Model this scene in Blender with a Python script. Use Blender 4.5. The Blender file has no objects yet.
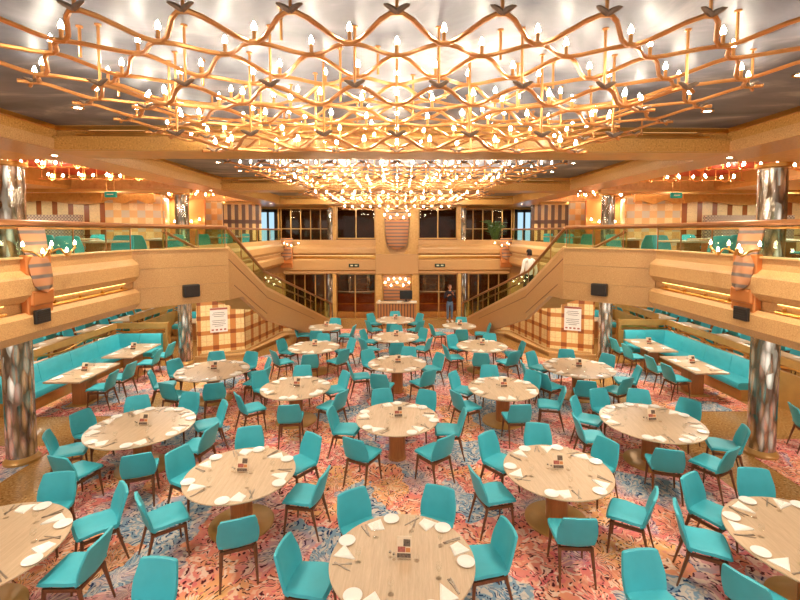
import bpy, bmesh, math, random
from mathutils import Vector, Matrix
R = math.radians
PI = math.pi
rnd = random.Random(7)
SC = bpy.context.scene
COL = SC.collection

# ------------------------------------------------------------------ camera, world, exposure
cam_d = bpy.data.cameras.new('camera')
cam = bpy.data.objects.new('camera', cam_d)
COL.objects.link(cam)
cam.location = (0, 0, 4.13)
cam.rotation_euler = (R(90 - 3.2), 0, R(-1.1))
cam_d.sensor_width = 36
cam_d.lens = 447 / 800 * 36
cam_d.shift_x = (400 - 405.6) / 800
cam_d.shift_y = (257 - 300) / 800
cam_d.clip_start = 0.05
cam_d.clip_end = 200
SC.camera = cam

world = bpy.data.worlds.new('world')
SC.world = world
world.use_nodes = True
world.node_tree.nodes['Background'].inputs[0].default_value = (1.0, 0.94, 0.85, 1)
world.node_tree.nodes['Background'].inputs[1].default_value = 1.0

SC.view_settings.view_transform = 'Standard'
SC.view_settings.look = 'None'
SC.view_settings.gamma = 1
SC.view_settings.exposure = 0.46
SC.view_settings.use_curve_mapping = False
SC.cycles.use_denoising = True
SC.cycles.max_bounces = 7
SC.cycles.diffuse_bounces = 3
SC.cycles.glossy_bounces = 3
SC.cycles.transmission_bounces = 4
SC.cycles.transparent_max_bounces = 32
SC.cycles.sample_clamp_indirect = 4.0

WARM = (1.0, 0.91, 0.76)
BULB_STRENGTH = 135.0

def light(name, kind, loc, power, color=WARM, size=0.2, rot=(0, 0, 0), spot=None, sizey=None):
    d = bpy.data.lights.new(name, kind)
    d.energy = power
    d.color = color
    if kind == 'AREA':
        if sizey:
            d.shape = 'RECTANGLE'; d.size = size; d.size_y = sizey
        else:
            d.shape = 'DISK'; d.size = size
    else:
        d.shadow_soft_size = size
    if kind == 'SPOT':
        d.spot_size = R(spot or 110); d.spot_blend = 0.6
    o = bpy.data.objects.new(name, d)
    o.location = loc; o.rotation_euler = rot
    COL.objects.link(o)
    return o

# added fill lights under the galleries (ceiling at 2.63), lamps in the upper side rooms
for s in (-1, 1):
    for y in (6.5, 10.5, 14.2, 18.0):
        light('gallery_underside_fill', 'AREA', (s * 7.6, y, 2.60), 34, size=0.5)  # unseen area light without a fixture, added to light the side areas
    light('gallery_underside_fill', 'AREA', (s * 5.75, 12.6, 2.60), 55, size=0.5)  # added to brighten the plaid wall
    light('gallery_underside_fill', 'AREA', (s * 4.9, 16.2, 2.60), 30, size=0.4)  # added below the stair, also to brighten the plaid wall
    for y in (11.0, 14.5, 18.0):
        light('outer_dining_fill', 'AREA', (s * 11.8, y, 2.60), 42, size=0.5)  # unseen fill without a fixture, added over the outer tables
    for y in (9.5, 12.5, 16.5, 19.0):
        light('upper_gallery_lamp', 'AREA', (s * 8.2, y, 5.30), 46, size=0.4)
    light('upper_gallery_lamp', 'AREA', (s * 11.5, 12.5, 5.30), 60, size=0.4)
    light('upper_gallery_lamp', 'AREA', (s * 5.2, 22.0, 5.2), 22, size=0.4)
for s in (-1, 1):
    light('upper_lobby_fill', 'AREA', (s * 2.0, 23.6, 5.3), 40, size=0.4)  # added to brighten the room behind the upper windows
    light('back_wall_fill', 'SPOT', (s * 2.6, 17.6, 5.62), 170, size=0.06, rot=(R(52), 0, R(-s * 12)), spot=115)  # spot without a fixture, added to brighten the back wall
light('lobby_fill', 'AREA', (2.2, 23.0, 2.15), 90, size=0.3)  # added to brighten the lobby behind the glass doors
light('lobby_fill', 'AREA', (-2.2, 23.0, 2.15), 90, size=0.3)  # added fill for the other half of the lobby

# ------------------------------------------------------------------ materials
def lin(r, g, b):
    f = lambda v: (v / 255 / 12.92) if v <= 10 else (((v / 255) + 0.055) / 1.055) ** 2.4
    return (f(r), f(g), f(b), 1)

class NT:
    def __init__(self, name):
        self.m = bpy.data.materials.new(name)
        self.m.use_nodes = True
        self.t = self.m.node_tree
        self.b = self.t.nodes['Principled BSDF']
        self.out = self.t.nodes['Material Output']
    def n(self, kind, **kw):
        x = self.t.nodes.new(kind)
        for k, v in kw.items():
            setattr(x, k, v)
        return x
    def l(self, a, b):
        self.t.links.new(a, b)
    def val(self, sock, v):
        if hasattr(v, 'default_value') or hasattr(v, 'links'):
            self.l(v, sock)
        else:
            sock.default_value = v
    def math(self, op, a, b=None, c=None):
        x = self.n('ShaderNodeMath', operation=op)
        self.val(x.inputs[0], a)
        if b is not None: self.val(x.inputs[1], b)
        if c is not None: self.val(x.inputs[2], c)
        return x.outputs[0]
    def vmath(self, op, a, b=None):
        x = self.n('ShaderNodeVectorMath', operation=op)
        self.val(x.inputs[0], a)
        if b is not None: self.val(x.inputs[1], b)
        return x.outputs[1] if op in ('LENGTH', 'DISTANCE', 'DOT_PRODUCT') else x.outputs[0]
    def mix(self, fac, a, b):
        x = self.n('ShaderNodeMix', data_type='RGBA')
        self.val(x.inputs[0], fac)
        self.val(x.inputs[6], a)
        self.val(x.inputs[7], b)
        return x.outputs[2]
    def ramp(self, fac, stops, interp='LINEAR'):
        x = self.n('ShaderNodeValToRGB')
        x.color_ramp.interpolation = interp
        e = x.color_ramp.elements
        while len(e) < len(stops): e.new(0.5)
        for i, (p, c) in enumerate(stops):
            e[i].position = p; e[i].color = c
        self.l(fac, x.inputs[0])
        return x.outputs[0]
    def noise(self, vec, scale, detail=3, rough=0.5, dist=0.0):
        x = self.n('ShaderNodeTexNoise')
        if vec is not None: self.l(vec, x.inputs['Vector'])
        x.inputs['Scale'].default_value = scale
        x.inputs['Detail'].default_value = detail
        x.inputs['Roughness'].default_value = rough
        x.inputs['Distortion'].default_value = dist
        return x
    def coord(self, which='Object'):
        return self.n('ShaderNodeTexCoord').outputs[which]
    def pos(self):
        return self.n('ShaderNodeNewGeometry').outputs['Position']
    def set(self, color=None, rough=None, metal=None, spec=None):
        if color is not None: self.val(self.b.inputs['Base Color'], color)
        if rough is not None: self.val(self.b.inputs['Roughness'], rough)
        if metal is not None: self.b.inputs['Metallic'].default_value = metal
        if spec is not None: self.b.inputs['Specular IOR Level'].default_value = spec
        return self
    def bump(self, height, strength=0.3, dist=0.01):
        x = self.n('ShaderNodeBump')
        x.inputs['Strength'].default_value = strength
        x.inputs['Distance'].default_value = dist
        self.l(height, x.inputs['Height'])
        self.l(x.outputs[0], self.b.inputs['Normal'])

def plain(name, col, rough=0.5, metal=0.0, spec=0.5, vary=0.12, scale=9.0):
    t = NT(name)
    n = t.noise(t.coord(), scale, 3)
    d = tuple(c * (1 - vary) for c in col[:3]) + (1,)
    e = tuple(min(1, c * (1 + vary)) for c in col[:3]) + (1,)
    t.set(t.ramp(n.outputs[0], [(0.3, d), (0.7, e)]), rough, metal, spec)
    return t.m

M = {}
M['teal'] = plain('teal_vinyl', lin(66, 178, 190), 0.45, 0, 0.4, 0.05, 6)
M['walnut'] = plain('walnut_wood', lin(112, 66, 34), 0.45, 0, 0.5, 0.25, 14)
M['brass'] = plain('satin_brass', lin(222, 168, 92), 0.28, 1.0, 0.5, 0.08, 5)
M['gold'] = plain('chandelier_gold', lin(205, 142, 82), 0.36, 0.75, 0.5, 0.10, 12)
M['rail'] = plain('bronze_handrail', lin(158, 104, 62), 0.3, 0.5, 0.5, 0.15, 3)
M['leaf'] = plain('bronze_leaf', lin(126, 104, 84), 0.5, 0.5, 0.5, 0.2, 30)
M['goldwood'] = plain('gilded_wood', lin(192, 146, 80), 0.38, 0.25, 0.5, 0.10, 4)
M['white'] = plain('white_china', lin(246, 240, 230), 0.18, 0, 0.5, 0.02, 5)
M['linen'] = plain('white_linen', lin(247, 240, 228), 0.85, 0, 0.2, 0.03, 40)
M['steel'] = plain('cutlery_steel', lin(170, 156, 140), 0.3, 0.7, 0.5, 0.05, 20)
M['black'] = plain('black_plastic', lin(30, 27, 25), 0.4, 0, 0.5, 0.15, 20)
M['vent'] = plain('speaker_grille', lin(52, 44, 38), 0.6, 0.2, 0.4, 0.5, 260)
M['copper'] = plain('copper_panel', lin(214, 136, 76), 0.32, 0.55, 0.5, 0.08, 3)
M['red_card'] = plain('menu_red', lin(176, 98, 82), 0.5, 0, 0.3, 0.3, 60)
M['dark_card'] = plain('menu_photo', lin(112, 92, 76), 0.5, 0, 0.3, 0.6, 60)
M['cream_card'] = plain('menu_paper', lin(240, 214, 180), 0.5, 0, 0.3, 0.05, 30)
M['skin'] = plain('skin', lin(206, 146, 112), 0.5, 0, 0.4, 0.05, 8)
M['hair'] = plain('dark_hair', lin(34, 24, 20), 0.6, 0, 0.3, 0.3, 50)
M['shirt_white'] = plain('white_shirt', lin(238, 230, 218), 0.8, 0, 0.2, 0.05, 10)
M['jacket'] = plain('dark_jacket', lin(42, 40, 46), 0.8, 0, 0.2, 0.2, 10)
M['jeans'] = plain('blue_denim', lin(92, 112, 138), 0.8, 0, 0.2, 0.2, 25)
M['trousers'] = plain('dark_trousers', lin(46, 48, 46), 0.8, 0, 0.2, 0.2, 20)
M['plant'] = plain('plant_green', lin(70, 96, 40), 0.5, 0, 0.4, 0.3, 12)
M['redceil'] = plain('copper_red_ceiling', lin(206, 74, 50), 0.4, 0.0, 0.5, 0.12, 2)
M['curb'] = plain('pale_stone_edging', lin(214, 170, 112), 0.3, 0, 0.5, 0.12, 30)
M['lobbywall'] = plain('dark_lobby_wall', lin(104, 66, 42), 0.5, 0.0, 0.5, 0.5, 1.2)
M['lobbycounter'] = plain('lobby_counter_wood', lin(150, 82, 44), 0.35, 0, 0.5, 0.25, 2)
M['cyan'] = plain('turquoise_sign', lin(20, 160, 150), 0.4, 0, 0.4, 0.1, 10)
M['signgreen'] = plain('dark_green_sign', lin(34, 52, 38), 0.4, 0, 0.4, 0.1, 10)
M['signtext'] = plain('pale_sign_lettering', lin(226, 224, 190), 0.5, 0, 0.3, 0.02, 10)

def emis(name, col, strength):
    t = NT(name)
    t.set((0, 0, 0, 1), 0.5)
    t.b.inputs['Emission Color'].default_value = (*col, 1)
    t.b.inputs['Emission Strength'].default_value = strength
    return t.m
M['bulb'] = emis('lit_bulb', (1.0, 0.89, 0.70), BULB_STRENGTH)
M['smallbulb'] = emis('lit_small_bulb', (1.0, 0.80, 0.52), 26.0)
M['traybulb'] = emis('lit_tray_bulb', (1.0, 0.78, 0.50), 70.0)
M['downlight'] = emis('lit_downlight', (1.0, 0.86, 0.64), 40.0)
M['strip'] = emis('lit_cove_strip', (1.0, 0.72, 0.22), 5.0)
M['softstrip'] = emis('lit_far_cove_strip', (1.0, 0.76, 0.35), 1.6)
M['doorway_glow'] = emis('blue_doorway_glow', (0.45, 0.68, 0.85), 0.9)  # glowing sheet stands in for bluish light beyond the doorway

def wood(name, c0, c1, rough=0.38, axis=0, scale=3.2):
    t = NT(name)
    mp = t.n('ShaderNodeMapping')
    t.l(t.coord(), mp.inputs[0])
    sc = [14, 14, 14]; sc[axis] = 0.9
    mp.inputs['Scale'].default_value = sc
    n = t.noise(mp.outputs[0], scale, 5, 0.6, 0.5)
    n2 = t.noise(mp.outputs[0], scale * 5, 3)
    f = t.math('ADD', t.math('MULTIPLY', n.outputs[0], 0.7), t.math('MULTIPLY', n2.outputs[0], 0.3))
    t.set(t.ramp(f, [(0.3, c0), (0.7, c1)]), rough)
    return t.m
M['oak'] = wood('light_oak', lin(188, 158, 124), lin(214, 186, 152), 0.34, 1)
M['ped'] = wood('amber_pedestal_wood', lin(160, 100, 54), lin(196, 130, 74), 0.35, 2)
M['deskwood'] = wood('panel_wood', lin(180, 120, 70), lin(206, 150, 92), 0.35, 2)

def granite(name, base, dark, pale, rough, scale=70, spec=0.5):
    t = NT(name)
    p = t.pos()
    n = t.noise(p, scale, 2, 0.6)
    n2 = t.noise(p, scale * 0.35, 2, 0.6)
    c = t.ramp(n.outputs[0], [(0.32, dark), (0.47, base), (0.56, base), (0.70, pale)])
    c2 = t.mix(t.ramp(n2.outputs[0], [(0.40, (0, 0, 0, 1)), (0.65, (0.5, 0.5, 0.5, 1))]), c, base)
    t.set(c2, rough, 0, spec)
    return t.m
M['fascia'] = granite('tan_fascia_stone', lin(198, 150, 94), lin(170, 120, 66), lin(220, 178, 122), 0.42, 80)
M['beam'] = granite('amber_beam_stone', lin(190, 138, 70), lin(150, 100, 44), lin(216, 168, 98), 0.3, 40)
M['floor'] = granite('gold_granite_floor', lin(176, 128, 70), lin(110, 76, 38), lin(216, 176, 116), 0.18, 26)
M['wallgold'] = granite('gold_wall', lin(210, 160, 88), lin(194, 142, 74), lin(222, 176, 108), 0.4, 12)

def ceiling_mat():
    t = NT('cloud_painted_ceiling')
    p = t.pos()
    mp = t.n('ShaderNodeMapping'); t.l(p, mp.inputs[0])
    mp.inputs['Scale'].default_value = (0.55, 1.0, 1.0); mp.inputs['Rotation'].default_value = (0, 0, 0.5)
    n = t.noise(mp.outputs[0], 1.1, 6, 0.6, 0.9)
    t.set(t.ramp(n.outputs[0], [(0.32, lin(60, 66, 80)), (0.54, lin(106, 106, 114)), (0.72, lin(180, 175, 172))]), 0.5, 0, 0.5)
    return t.m
M['ceiling'] = ceiling_mat()

def carpet_mat():
    t = NT('multicoloured_burst_carpet')
    p = t.pos()
    flat = t.vmath('MULTIPLY', p, (1, 1, 0))
    def warped(scale, amt):
        n = t.noise(flat, scale, 2)
        return t.vmath('ADD', flat, t.vmath('MULTIPLY', t.vmath('SUBTRACT', n.outputs['Color'], (0.5, 0.5, 0.5)), (amt, amt, 0)))
    w = warped(3.0, 0.42)
    v = t.n('ShaderNodeTexVoronoi', voronoi_dimensions='2D', feature='F1')
    v.inputs['Scale'].default_value = 1.15
    t.l(w, v.inputs['Vector'])
    sepc = t.n('ShaderNodeSeparateColor'); t.l(v.outputs['Color'], sepc.inputs[0])
    d = t.vmath('SUBTRACT', t.vmath('MULTIPLY', w, (1, 1, 0)), v.outputs['Position'])
    sp = t.n('ShaderNodeSeparateXYZ'); t.l(d, sp.inputs[0])
    r = t.vmath('LENGTH', d)
    a = t.math('ARCTAN2', sp.outputs[1], sp.outputs[0])
    wob = t.noise(flat, 6.0, 2)
    wob2 = t.noise(flat, 8.0, 2)
    def strokes(ka, kr, wa, wr, off):
        cb = t.n('ShaderNodeCombineXYZ')
        t.l(t.math('ADD', t.math('MULTIPLY', a, ka), t.math('MULTIPLY_ADD', wob.outputs[0], wa, off)), cb.inputs[0])
        t.l(t.math('ADD', t.math('MULTIPLY', r, kr), t.math('MULTIPLY_ADD', wob2.outputs[0], wr, off)), cb.inputs[1])
        sv = t.n('ShaderNodeTexVoronoi', voronoi_dimensions='2D', feature='F1')
        sv.inputs['Scale'].default_value = 1.0
        t.l(cb.outputs[0], sv.inputs['Vector'])
        return sv
    big = t.noise(flat, 0.75, 2)
    h = t.math('ADD', t.math('MULTIPLY', sepc.outputs[0], 0.45), t.math('MULTIPLY', big.outputs[0], 0.75))
    base = t.ramp(h, [(0.0, lin(108, 146, 174)), (0.45, lin(140, 162, 176)), (0.53, lin(224, 160, 154)), (0.61, lin(232, 132, 124)), (0.68, lin(238, 150, 116)), (0.75, lin(244, 184, 118)), (0.84, lin(228, 124, 118)), (0.90, lin(142, 168, 192))])
    pale = strokes(6.5, 8.5, 4.0, 2.0, 3.7)
    pm = t.ramp(pale.outputs['Distance'], [(0.30, (1, 1, 1, 1)), (0.46, (0, 0, 0, 1))])
    psep = t.n('ShaderNodeSeparateColor'); t.l(pale.outputs['Color'], psep.inputs[0])
    pcol = t.ramp(psep.outputs[0], [(0.0, lin(250, 222, 198)), (0.45, lin(248, 212, 184)), (0.55, lin(246, 186, 150)), (1.0, lin(222, 98, 108))])
    pcol = t.mix(t.ramp(h, [(0.45, (1, 1, 1, 1)), (0.53, (0, 0, 0, 1))]), pcol, lin(226, 206, 184))
    c1 = t.mix(t.math('MULTIPLY', pm, 0.75), base, pcol)
    dark = strokes(9.0, 11.0, 5.0, 2.6, 11.3)
    dm = t.ramp(dark.outputs['Distance'], [(0.20, (1, 1, 1, 1)), (0.30, (0, 0, 0, 1))])
    dsep = t.n('ShaderNodeSeparateColor'); t.l(dark.outputs['Color'], dsep.inputs[0])
    keep = t.ramp(dsep.outputs[1], [(0.20, (0, 0, 0, 1)), (0.32, (1, 1, 1, 1))])
    dcol = t.ramp(h, [(0.45, lin(34, 62, 100)), (0.53, lin(92, 34, 42)), (0.85, lin(84, 36, 40)), (0.92, lin(34, 62, 104))])
    t.set(t.mix(t.math('MULTIPLY', dm, keep), c1, dcol), 0.95, 0, 0.1)
    return t.m
M['carpet'] = carpet_mat()

def plaid_mat(name, per_u, per_v, wu, wv, cream, band, cross, offu=0.0, offv=0.0, thin=True):
    t = NT(name)
    sp = t.n('ShaderNodeSeparateXYZ'); t.l(t.coord('UV'), sp.inputs[0])
    u, v = sp.outputs[0], sp.outputs[1]
    def band_mask(x, per, w, off):
        f = t.math('FRACT', t.math('DIVIDE', t.math('ADD', x, off + 100 * per), per))
        m = t.math('LESS_THAN', f, w)
        if thin:
            m2 = t.math('COMPARE', f, w + 0.30, 0.02)
            return m, m2
        return m, None
    mu, mu2 = band_mask(u, per_u, wu, offu)
    mv, mv2 = band_mask(v, per_v, wv, offv)
    mp = t.noise(t.coord('UV'), 5, 5, 0.6, 2.0)
    base = t.mix(t.ramp(mp.outputs[0], [(0.46, (0, 0, 0, 1)), (0.5, (0.8, 0.8, 0.8, 1)), (0.54, (0, 0, 0, 1))]), cream, tuple(c * 0.75 for c in cream[:3]) + (1,))
    if thin:
        base = t.mix(t.math('MULTIPLY', t.math('MAXIMUM', mu2, mv2), 0.35), base, band)
    c = t.mix(t.math('MAXIMUM', mu, mv), base, band)
    c = t.mix(t.math('MULTIPLY', mu, mv), c, cross)
    t.set(c, 0.3)
    return t.m
M['plaid'] = plaid_mat('plaid_glass_panel', 0.53, 0.49, 0.34, 0.28, lin(250, 224, 162), lin(206, 138, 74), lin(150, 80, 40), 0.1, 0.2)
M['plaid_tile'] = plaid_mat('plaid_tile_panel', 0.46, 0.46, 0.5, 0.5, lin(246, 216, 156), lin(226, 182, 116), lin(202, 190, 164), thin=False)
M['squares'] = plaid_mat('cream_square_band', 0.50, 2.0, 0.33, 0.02, lin(248, 222, 166), lin(158, 92, 44), lin(120, 60, 30), thin=False)
M['stripewall'] = plaid_mat('striped_wall', 0.30, 0.9, 0.52, 0.18, lin(230, 186, 124), lin(104, 62, 34), lin(84, 40, 22), thin=False)
M['diamond'] = plaid_mat('woven_bench_back', 0.10, 0.10, 0.5, 0.5, lin(176, 160, 140), lin(112, 96, 92), lin(190, 176, 150), thin=False)

def stripes(name, ca, cb_, per, axis):
    t = NT(name)
    sp = t.n('ShaderNodeSeparateXYZ'); t.l(t.coord(), sp.inputs[0])
    n = t.noise(t.coord(), 3, 2)
    x = t.math('ADD', t.math('MULTIPLY', sp.outputs[axis], 2 * PI / per), t.math('MULTIPLY', n.outputs[0], 0.8))
    f = t.math('MULTIPLY_ADD', t.math('SINE', x), 0.5, 0.5)
    t.set(t.ramp(f, [(0.10, ca), (0.36, cb_)]), 0.35, 0.1)
    return t.m
M['shield'] = stripes('striped_shield_wood', lin(104, 92, 84), lin(184, 122, 78), 0.155, 2)
M['deskstripe'] = stripes('striped_desk_front', lin(92, 74, 62), lin(190, 126, 76), 0.13, 0)

def mirror_mat():
    t = NT('mirror_mosaic')
    mp = t.n('ShaderNodeMapping'); t.l(t.coord(), mp.inputs[0])
    mp.inputs['Scale'].default_value = (11, 11, 2.6)
    v = t.n('ShaderNodeTexVoronoi', feature='F1'); v.inputs['Scale'].default_value = 1.0
    t.l(mp.outputs[0], v.inputs['Vector'])
    sep = t.n('ShaderNodeSeparateColor'); t.l(v.outputs['Color'], sep.inputs[0])
    t.set(t.ramp(v.outputs['Distance'], [(0.25, lin(248, 240, 228)), (0.60, lin(150, 142, 128))]), 0.20, 0.85)
    geo = t.n('ShaderNodeNewGeometry')
    off = t.vmath('MULTIPLY', t.vmath('SUBTRACT', v.outputs['Color'], (0.5, 0.5, 0.5)), (0.8, 0.8, 0.28))
    nn = t.vmath('NORMALIZE', t.vmath('ADD', geo.outputs['Normal'], off))
    t.l(nn, t.b.inputs['Normal'])
    return t.m
M['mirror'] = mirror_mat()

def glass_mat(name, tint, refl, rough=0.02, edge=0.7):
    t = NT(name)
    tr = t.n('ShaderNodeBsdfTransparent'); tr.inputs[0].default_value = tint
    gl = t.n('ShaderNodeBsdfGlossy'); gl.inputs['Roughness'].default_value = rough
    gl.inputs['Color'].default_value = (0.9, 0.95, 0.9, 1)
    lw = t.n('ShaderNodeLayerWeight'); lw.inputs[0].default_value = 0.35
    mx = t.n('ShaderNodeMixShader')
    t.l(t.math('MULTIPLY_ADD', lw.outputs['Fresnel'], edge, refl), mx.inputs[0])
    t.l(tr.outputs[0], mx.inputs[1]); t.l(gl.outputs[0], mx.inputs[2])
    t.l(mx.outputs[0], t.out.inputs[0])
    return t.m
M['railglass'] = glass_mat('green_rail_glass', (0.80, 0.89, 0.78, 1), 0.008, 0.02, 0.08)
M['windowglass'] = glass_mat('dark_window_glass', (0.70, 0.58, 0.45, 1), 0.02, 0.02, 0.15)
M['upperglass'] = glass_mat('reflecting_window_glass', (0.5, 0.38, 0.27, 1), 0.012, 0.02, 0.05)
M['tableglass'] = glass_mat('clear_glass', (0.992, 0.992, 0.99, 1), 0.015, 0.03, 0.06)

# ------------------------------------------------------------------ mesh helpers
class MB:
    def __init__(self):
        self.bm = bmesh.new()
        self.uv = None
    def box(self, c, s, rot=None, bevel=0.0):
        g = bmesh.ops.create_cube(self.bm, size=1)
        vs = g['verts']
        bmesh.ops.scale(self.bm, vec=s, verts=vs)
        if bevel > 0:
            es = list({e for v in vs for e in v.link_edges})
            b = bmesh.ops.bevel(self.bm, geom=es, offset=bevel, segments=2, affect='EDGES', profile=0.5)
            vs = list({v for f in b['faces'] for v in f.verts} | {v for v in vs if v.is_valid})
        m = Matrix.Translation(c)
        if rot is not None:
            m = m @ rot.to_4x4()
        bmesh.ops.transform(self.bm, matrix=m, verts=vs)
        return self
    def box2(self, a, b, bevel=0.0):
        c = [(a[i] + b[i]) / 2 for i in range(3)]
        s = [abs(b[i] - a[i]) for i in range(3)]
        return self.box(c, s, None, bevel)
    def tube(self, pts, r, seg=6, cap=True, flat=1.0):
        pts = [Vector(p) for p in pts]
        rr = r if isinstance(r, (list, tuple)) else [r] * len(pts)
        rings = []
        n = len(pts)
        prev = None
        for i, p in enumerate(pts):
            if i == 0: t = pts[1] - pts[0]
            elif i == n - 1: t = pts[-1] - pts[-2]
            else: t = (pts[i + 1] - pts[i]).normalized() + (pts[i] - pts[i - 1]).normalized()
            t.normalize()
            if prev is None:
                ref = Vector((0, 0, 1)) if abs(t.z) < 0.9 else Vector((0, 1, 0))
                a = t.cross(ref).normalized()
            else:
                a = (prev - t * prev.dot(t)).normalized()
            prev = a
            b = t.cross(a)
            rings.append([self.bm.verts.new(p + a * rr[i] * math.cos(2 * PI * k / seg + PI / 4) + b * rr[i] * flat * math.sin(2 * PI * k / seg + PI / 4)) for k in range(seg)])
        for i in range(n - 1):
            for k in range(seg):
                self.bm.faces.new((rings[i][k], rings[i][(k + 1) % seg], rings[i + 1][(k + 1) % seg], rings[i + 1][k]))
        if cap:
            self.bm.faces.new(rings[0][::-1]); self.bm.faces.new(rings[-1])
        return self
    def lathe(self, prof, c=(0, 0, 0), seg=24, sx=1.0, sy=1.0):
        c = Vector(c)
        rings = []
        for (r, z) in prof:
            if r < 1e-6:
                rings.append([self.bm.verts.new(c + Vector((0, 0, z)))])
            else:
                rings.append([self.bm.verts.new(c + Vector((r * sx * math.cos(2 * PI * k / seg), r * sy * math.sin(2 * PI * k / seg), z))) for k in range(seg)])
        for a, b in zip(rings, rings[1:]):
            for k in range(seg):
                q = []
                for v in (a[k % len(a)], a[(k + 1) % seg % len(a)], b[(k + 1) % seg % len(b)], b[k % len(b)]):
                    if v not in q: q.append(v)
                if len(q) >= 3:
                    self.bm.faces.new(q)
        return self
    def prism(self, poly, z0, z1):
        lo = [self.bm.verts.new((x, y, z0)) for x, y in poly]
        hi = [self.bm.verts.new((x, y, z1)) for x, y in poly]
        n = len(poly)
        self.bm.faces.new(lo[::-1]); self.bm.faces.new(hi)
        for i in range(n):
            self.bm.faces.new((lo[i], lo[(i + 1) % n], hi[(i + 1) % n], hi[i]))
        return self
    def loft(self, rings, close=True, cap=True):
        R_ = [[self.bm.verts.new(p) for p in ring] for ring in rings]
        n = len(R_[0])
        for a, b in zip(R_, R_[1:]):
            for k in range(n if close else n - 1):
                self.bm.faces.new((a[k], a[(k + 1) % n], b[(k + 1) % n], b[k]))
        if cap:
            self.bm.faces.new(R_[0][::-1]); self.bm.faces.new(R_[-1])
        return self
    def slab(self, grid, thick):
        """a curved sheet of thickness `thick` from a grid of points"""
        g = [[Vector(p) for p in row] for row in grid]
        nu, nv = len(g), len(g[0])
        def nrm(i, j):
            a = g[min(i + 1, nu - 1)][j] - g[max(i - 1, 0)][j]
            b = g[i][min(j + 1, nv - 1)] - g[i][max(j - 1, 0)]
            return a.cross(b).normalized()
        top = [[self.bm.verts.new(g[i][j]) for j in range(nv)] for i in range(nu)]
        def edge(i, j):
            return 0.75 if (i in (0, nu - 1) or j in (0, nv - 1)) else 1.0
        bot = [[self.bm.verts.new(g[i][j] - nrm(i, j) * thick * edge(i, j)) for j in range(nv)] for i in range(nu)]
        for i in range(nu - 1):
            for j in range(nv - 1):
                self.bm.faces.new((top[i][j], top[i + 1][j], top[i + 1][j + 1], top[i][j + 1]))
                self.bm.faces.new((bot[i][j], bot[i][j + 1], bot[i + 1][j + 1], bot[i + 1][j]))
        for i in range(nu - 1):
            self.bm.faces.new((top[i][0], bot[i][0], bot[i + 1][0], top[i + 1][0]))
            self.bm.faces.new((top[i][-1], top[i + 1][-1], bot[i + 1][-1], bot[i][-1]))
        for j in range(nv - 1):
            self.bm.faces.new((top[0][j], top[0][j + 1], bot[0][j + 1], bot[0][j]))
            self.bm.faces.new((top[-1][j], bot[-1][j], bot[-1][j + 1], top[-1][j + 1]))
        return self
    def build(self, name, mat, parent=None, smooth=False, loc=None):
        bmesh.ops.recalc_face_normals(self.bm, faces=self.bm.faces[:])
        me = bpy.data.meshes.new(name)
        self.bm.to_mesh(me); self.bm.free()
        if smooth:
            me.polygons.foreach_set('use_smooth', [True] * len(me.polygons))
            me.set_sharp_from_angle(angle=R(38))
        me.materials.append(mat)
        o = bpy.data.objects.new(name, me)
        if parent is not None: o.parent = parent
        if loc is not None: o.location = loc
        COL.objects.link(o)
        return o

def tag(o, label=None, cat=None, group=None, kind=None):
    if label: o['label'] = label
    if cat: o['category'] = cat
    if group: o['group'] = group
    if kind: o['kind'] = kind
    return o

def empty(name, loc=(0, 0, 0), rz=0.0, label=None, cat=None, group=None, kind=None):
    o = bpy.data.objects.new(name, None)
    o.empty_display_size = 0.1
    o.location = loc; o.rotation_euler = (0, 0, rz)
    COL.objects.link(o)
    return tag(o, label, cat, group, kind)

def copy_tree(o, parent=None):
    c = o.copy()
    COL.objects.link(c)
    if parent is not None: c.parent = parent
    for ch in list(o.children):
        copy_tree(ch, c)
    return c

def wall_panel(name, p0, p1, z0, z1, mat, thick=0.08, parent=None, kind='structure'):
    """upright panel from p0 to p1 (plan), uv in metres along it"""
    a, b = Vector((*p0, 0)), Vector((*p1, 0))
    d = (b - a); L = d.length; d.normalize()
    nrm = Vector((-d.y, d.x, 0)) * thick / 2
    bm = bmesh.new(); uv = bm.loops.layers.uv.new('UVMap')
    def quad(pts, uvs):
        f = bm.faces.new([bm.verts.new(p) for p in pts])
        for lp, u in zip(f.loops, uvs): lp[uv].uv = u
    Z0, Z1 = Vector((0, 0, z0)), Vector((0, 0, z1))
    uvs = [(0, z0), (L, z0), (L, z1), (0, z1)]
    quad([a - nrm + Z0, b - nrm + Z0, b - nrm + Z1, a - nrm + Z1], uvs)
    quad([b + nrm + Z0, a + nrm + Z0, a + nrm + Z1, b + nrm + Z1], [(L, z0), (0, z0), (0, z1), (L, z1)])
    quad([a - nrm + Z1, b - nrm + Z1, b + nrm + Z1, a + nrm + Z1], [(0, 0.0)] * 4)
    quad([a - nrm + Z0, a - nrm + Z1, a + nrm + Z1, a + nrm + Z0], [(0, z0), (0, z1), (thick, z1), (thick, z0)])
    quad([b - nrm + Z0, b + nrm + Z0, b + nrm + Z1, b - nrm + Z1], [(L, z0), (L + thick, z0), (L + thick, z1), (L, z1)])
    me = bpy.data.meshes.new(name); bm.to_mesh(me); bm.free()
    me.materials.append(mat)
    o = bpy.data.objects.new(name, me); COL.objects.link(o)
    if parent is not None: o.parent = parent
    if kind and parent is None: o['kind'] = kind
    return o

def struct(o):
    o['kind'] = 'structure'
    return o

def side(s):
    return 'left' if s < 0 else 'right'

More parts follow.
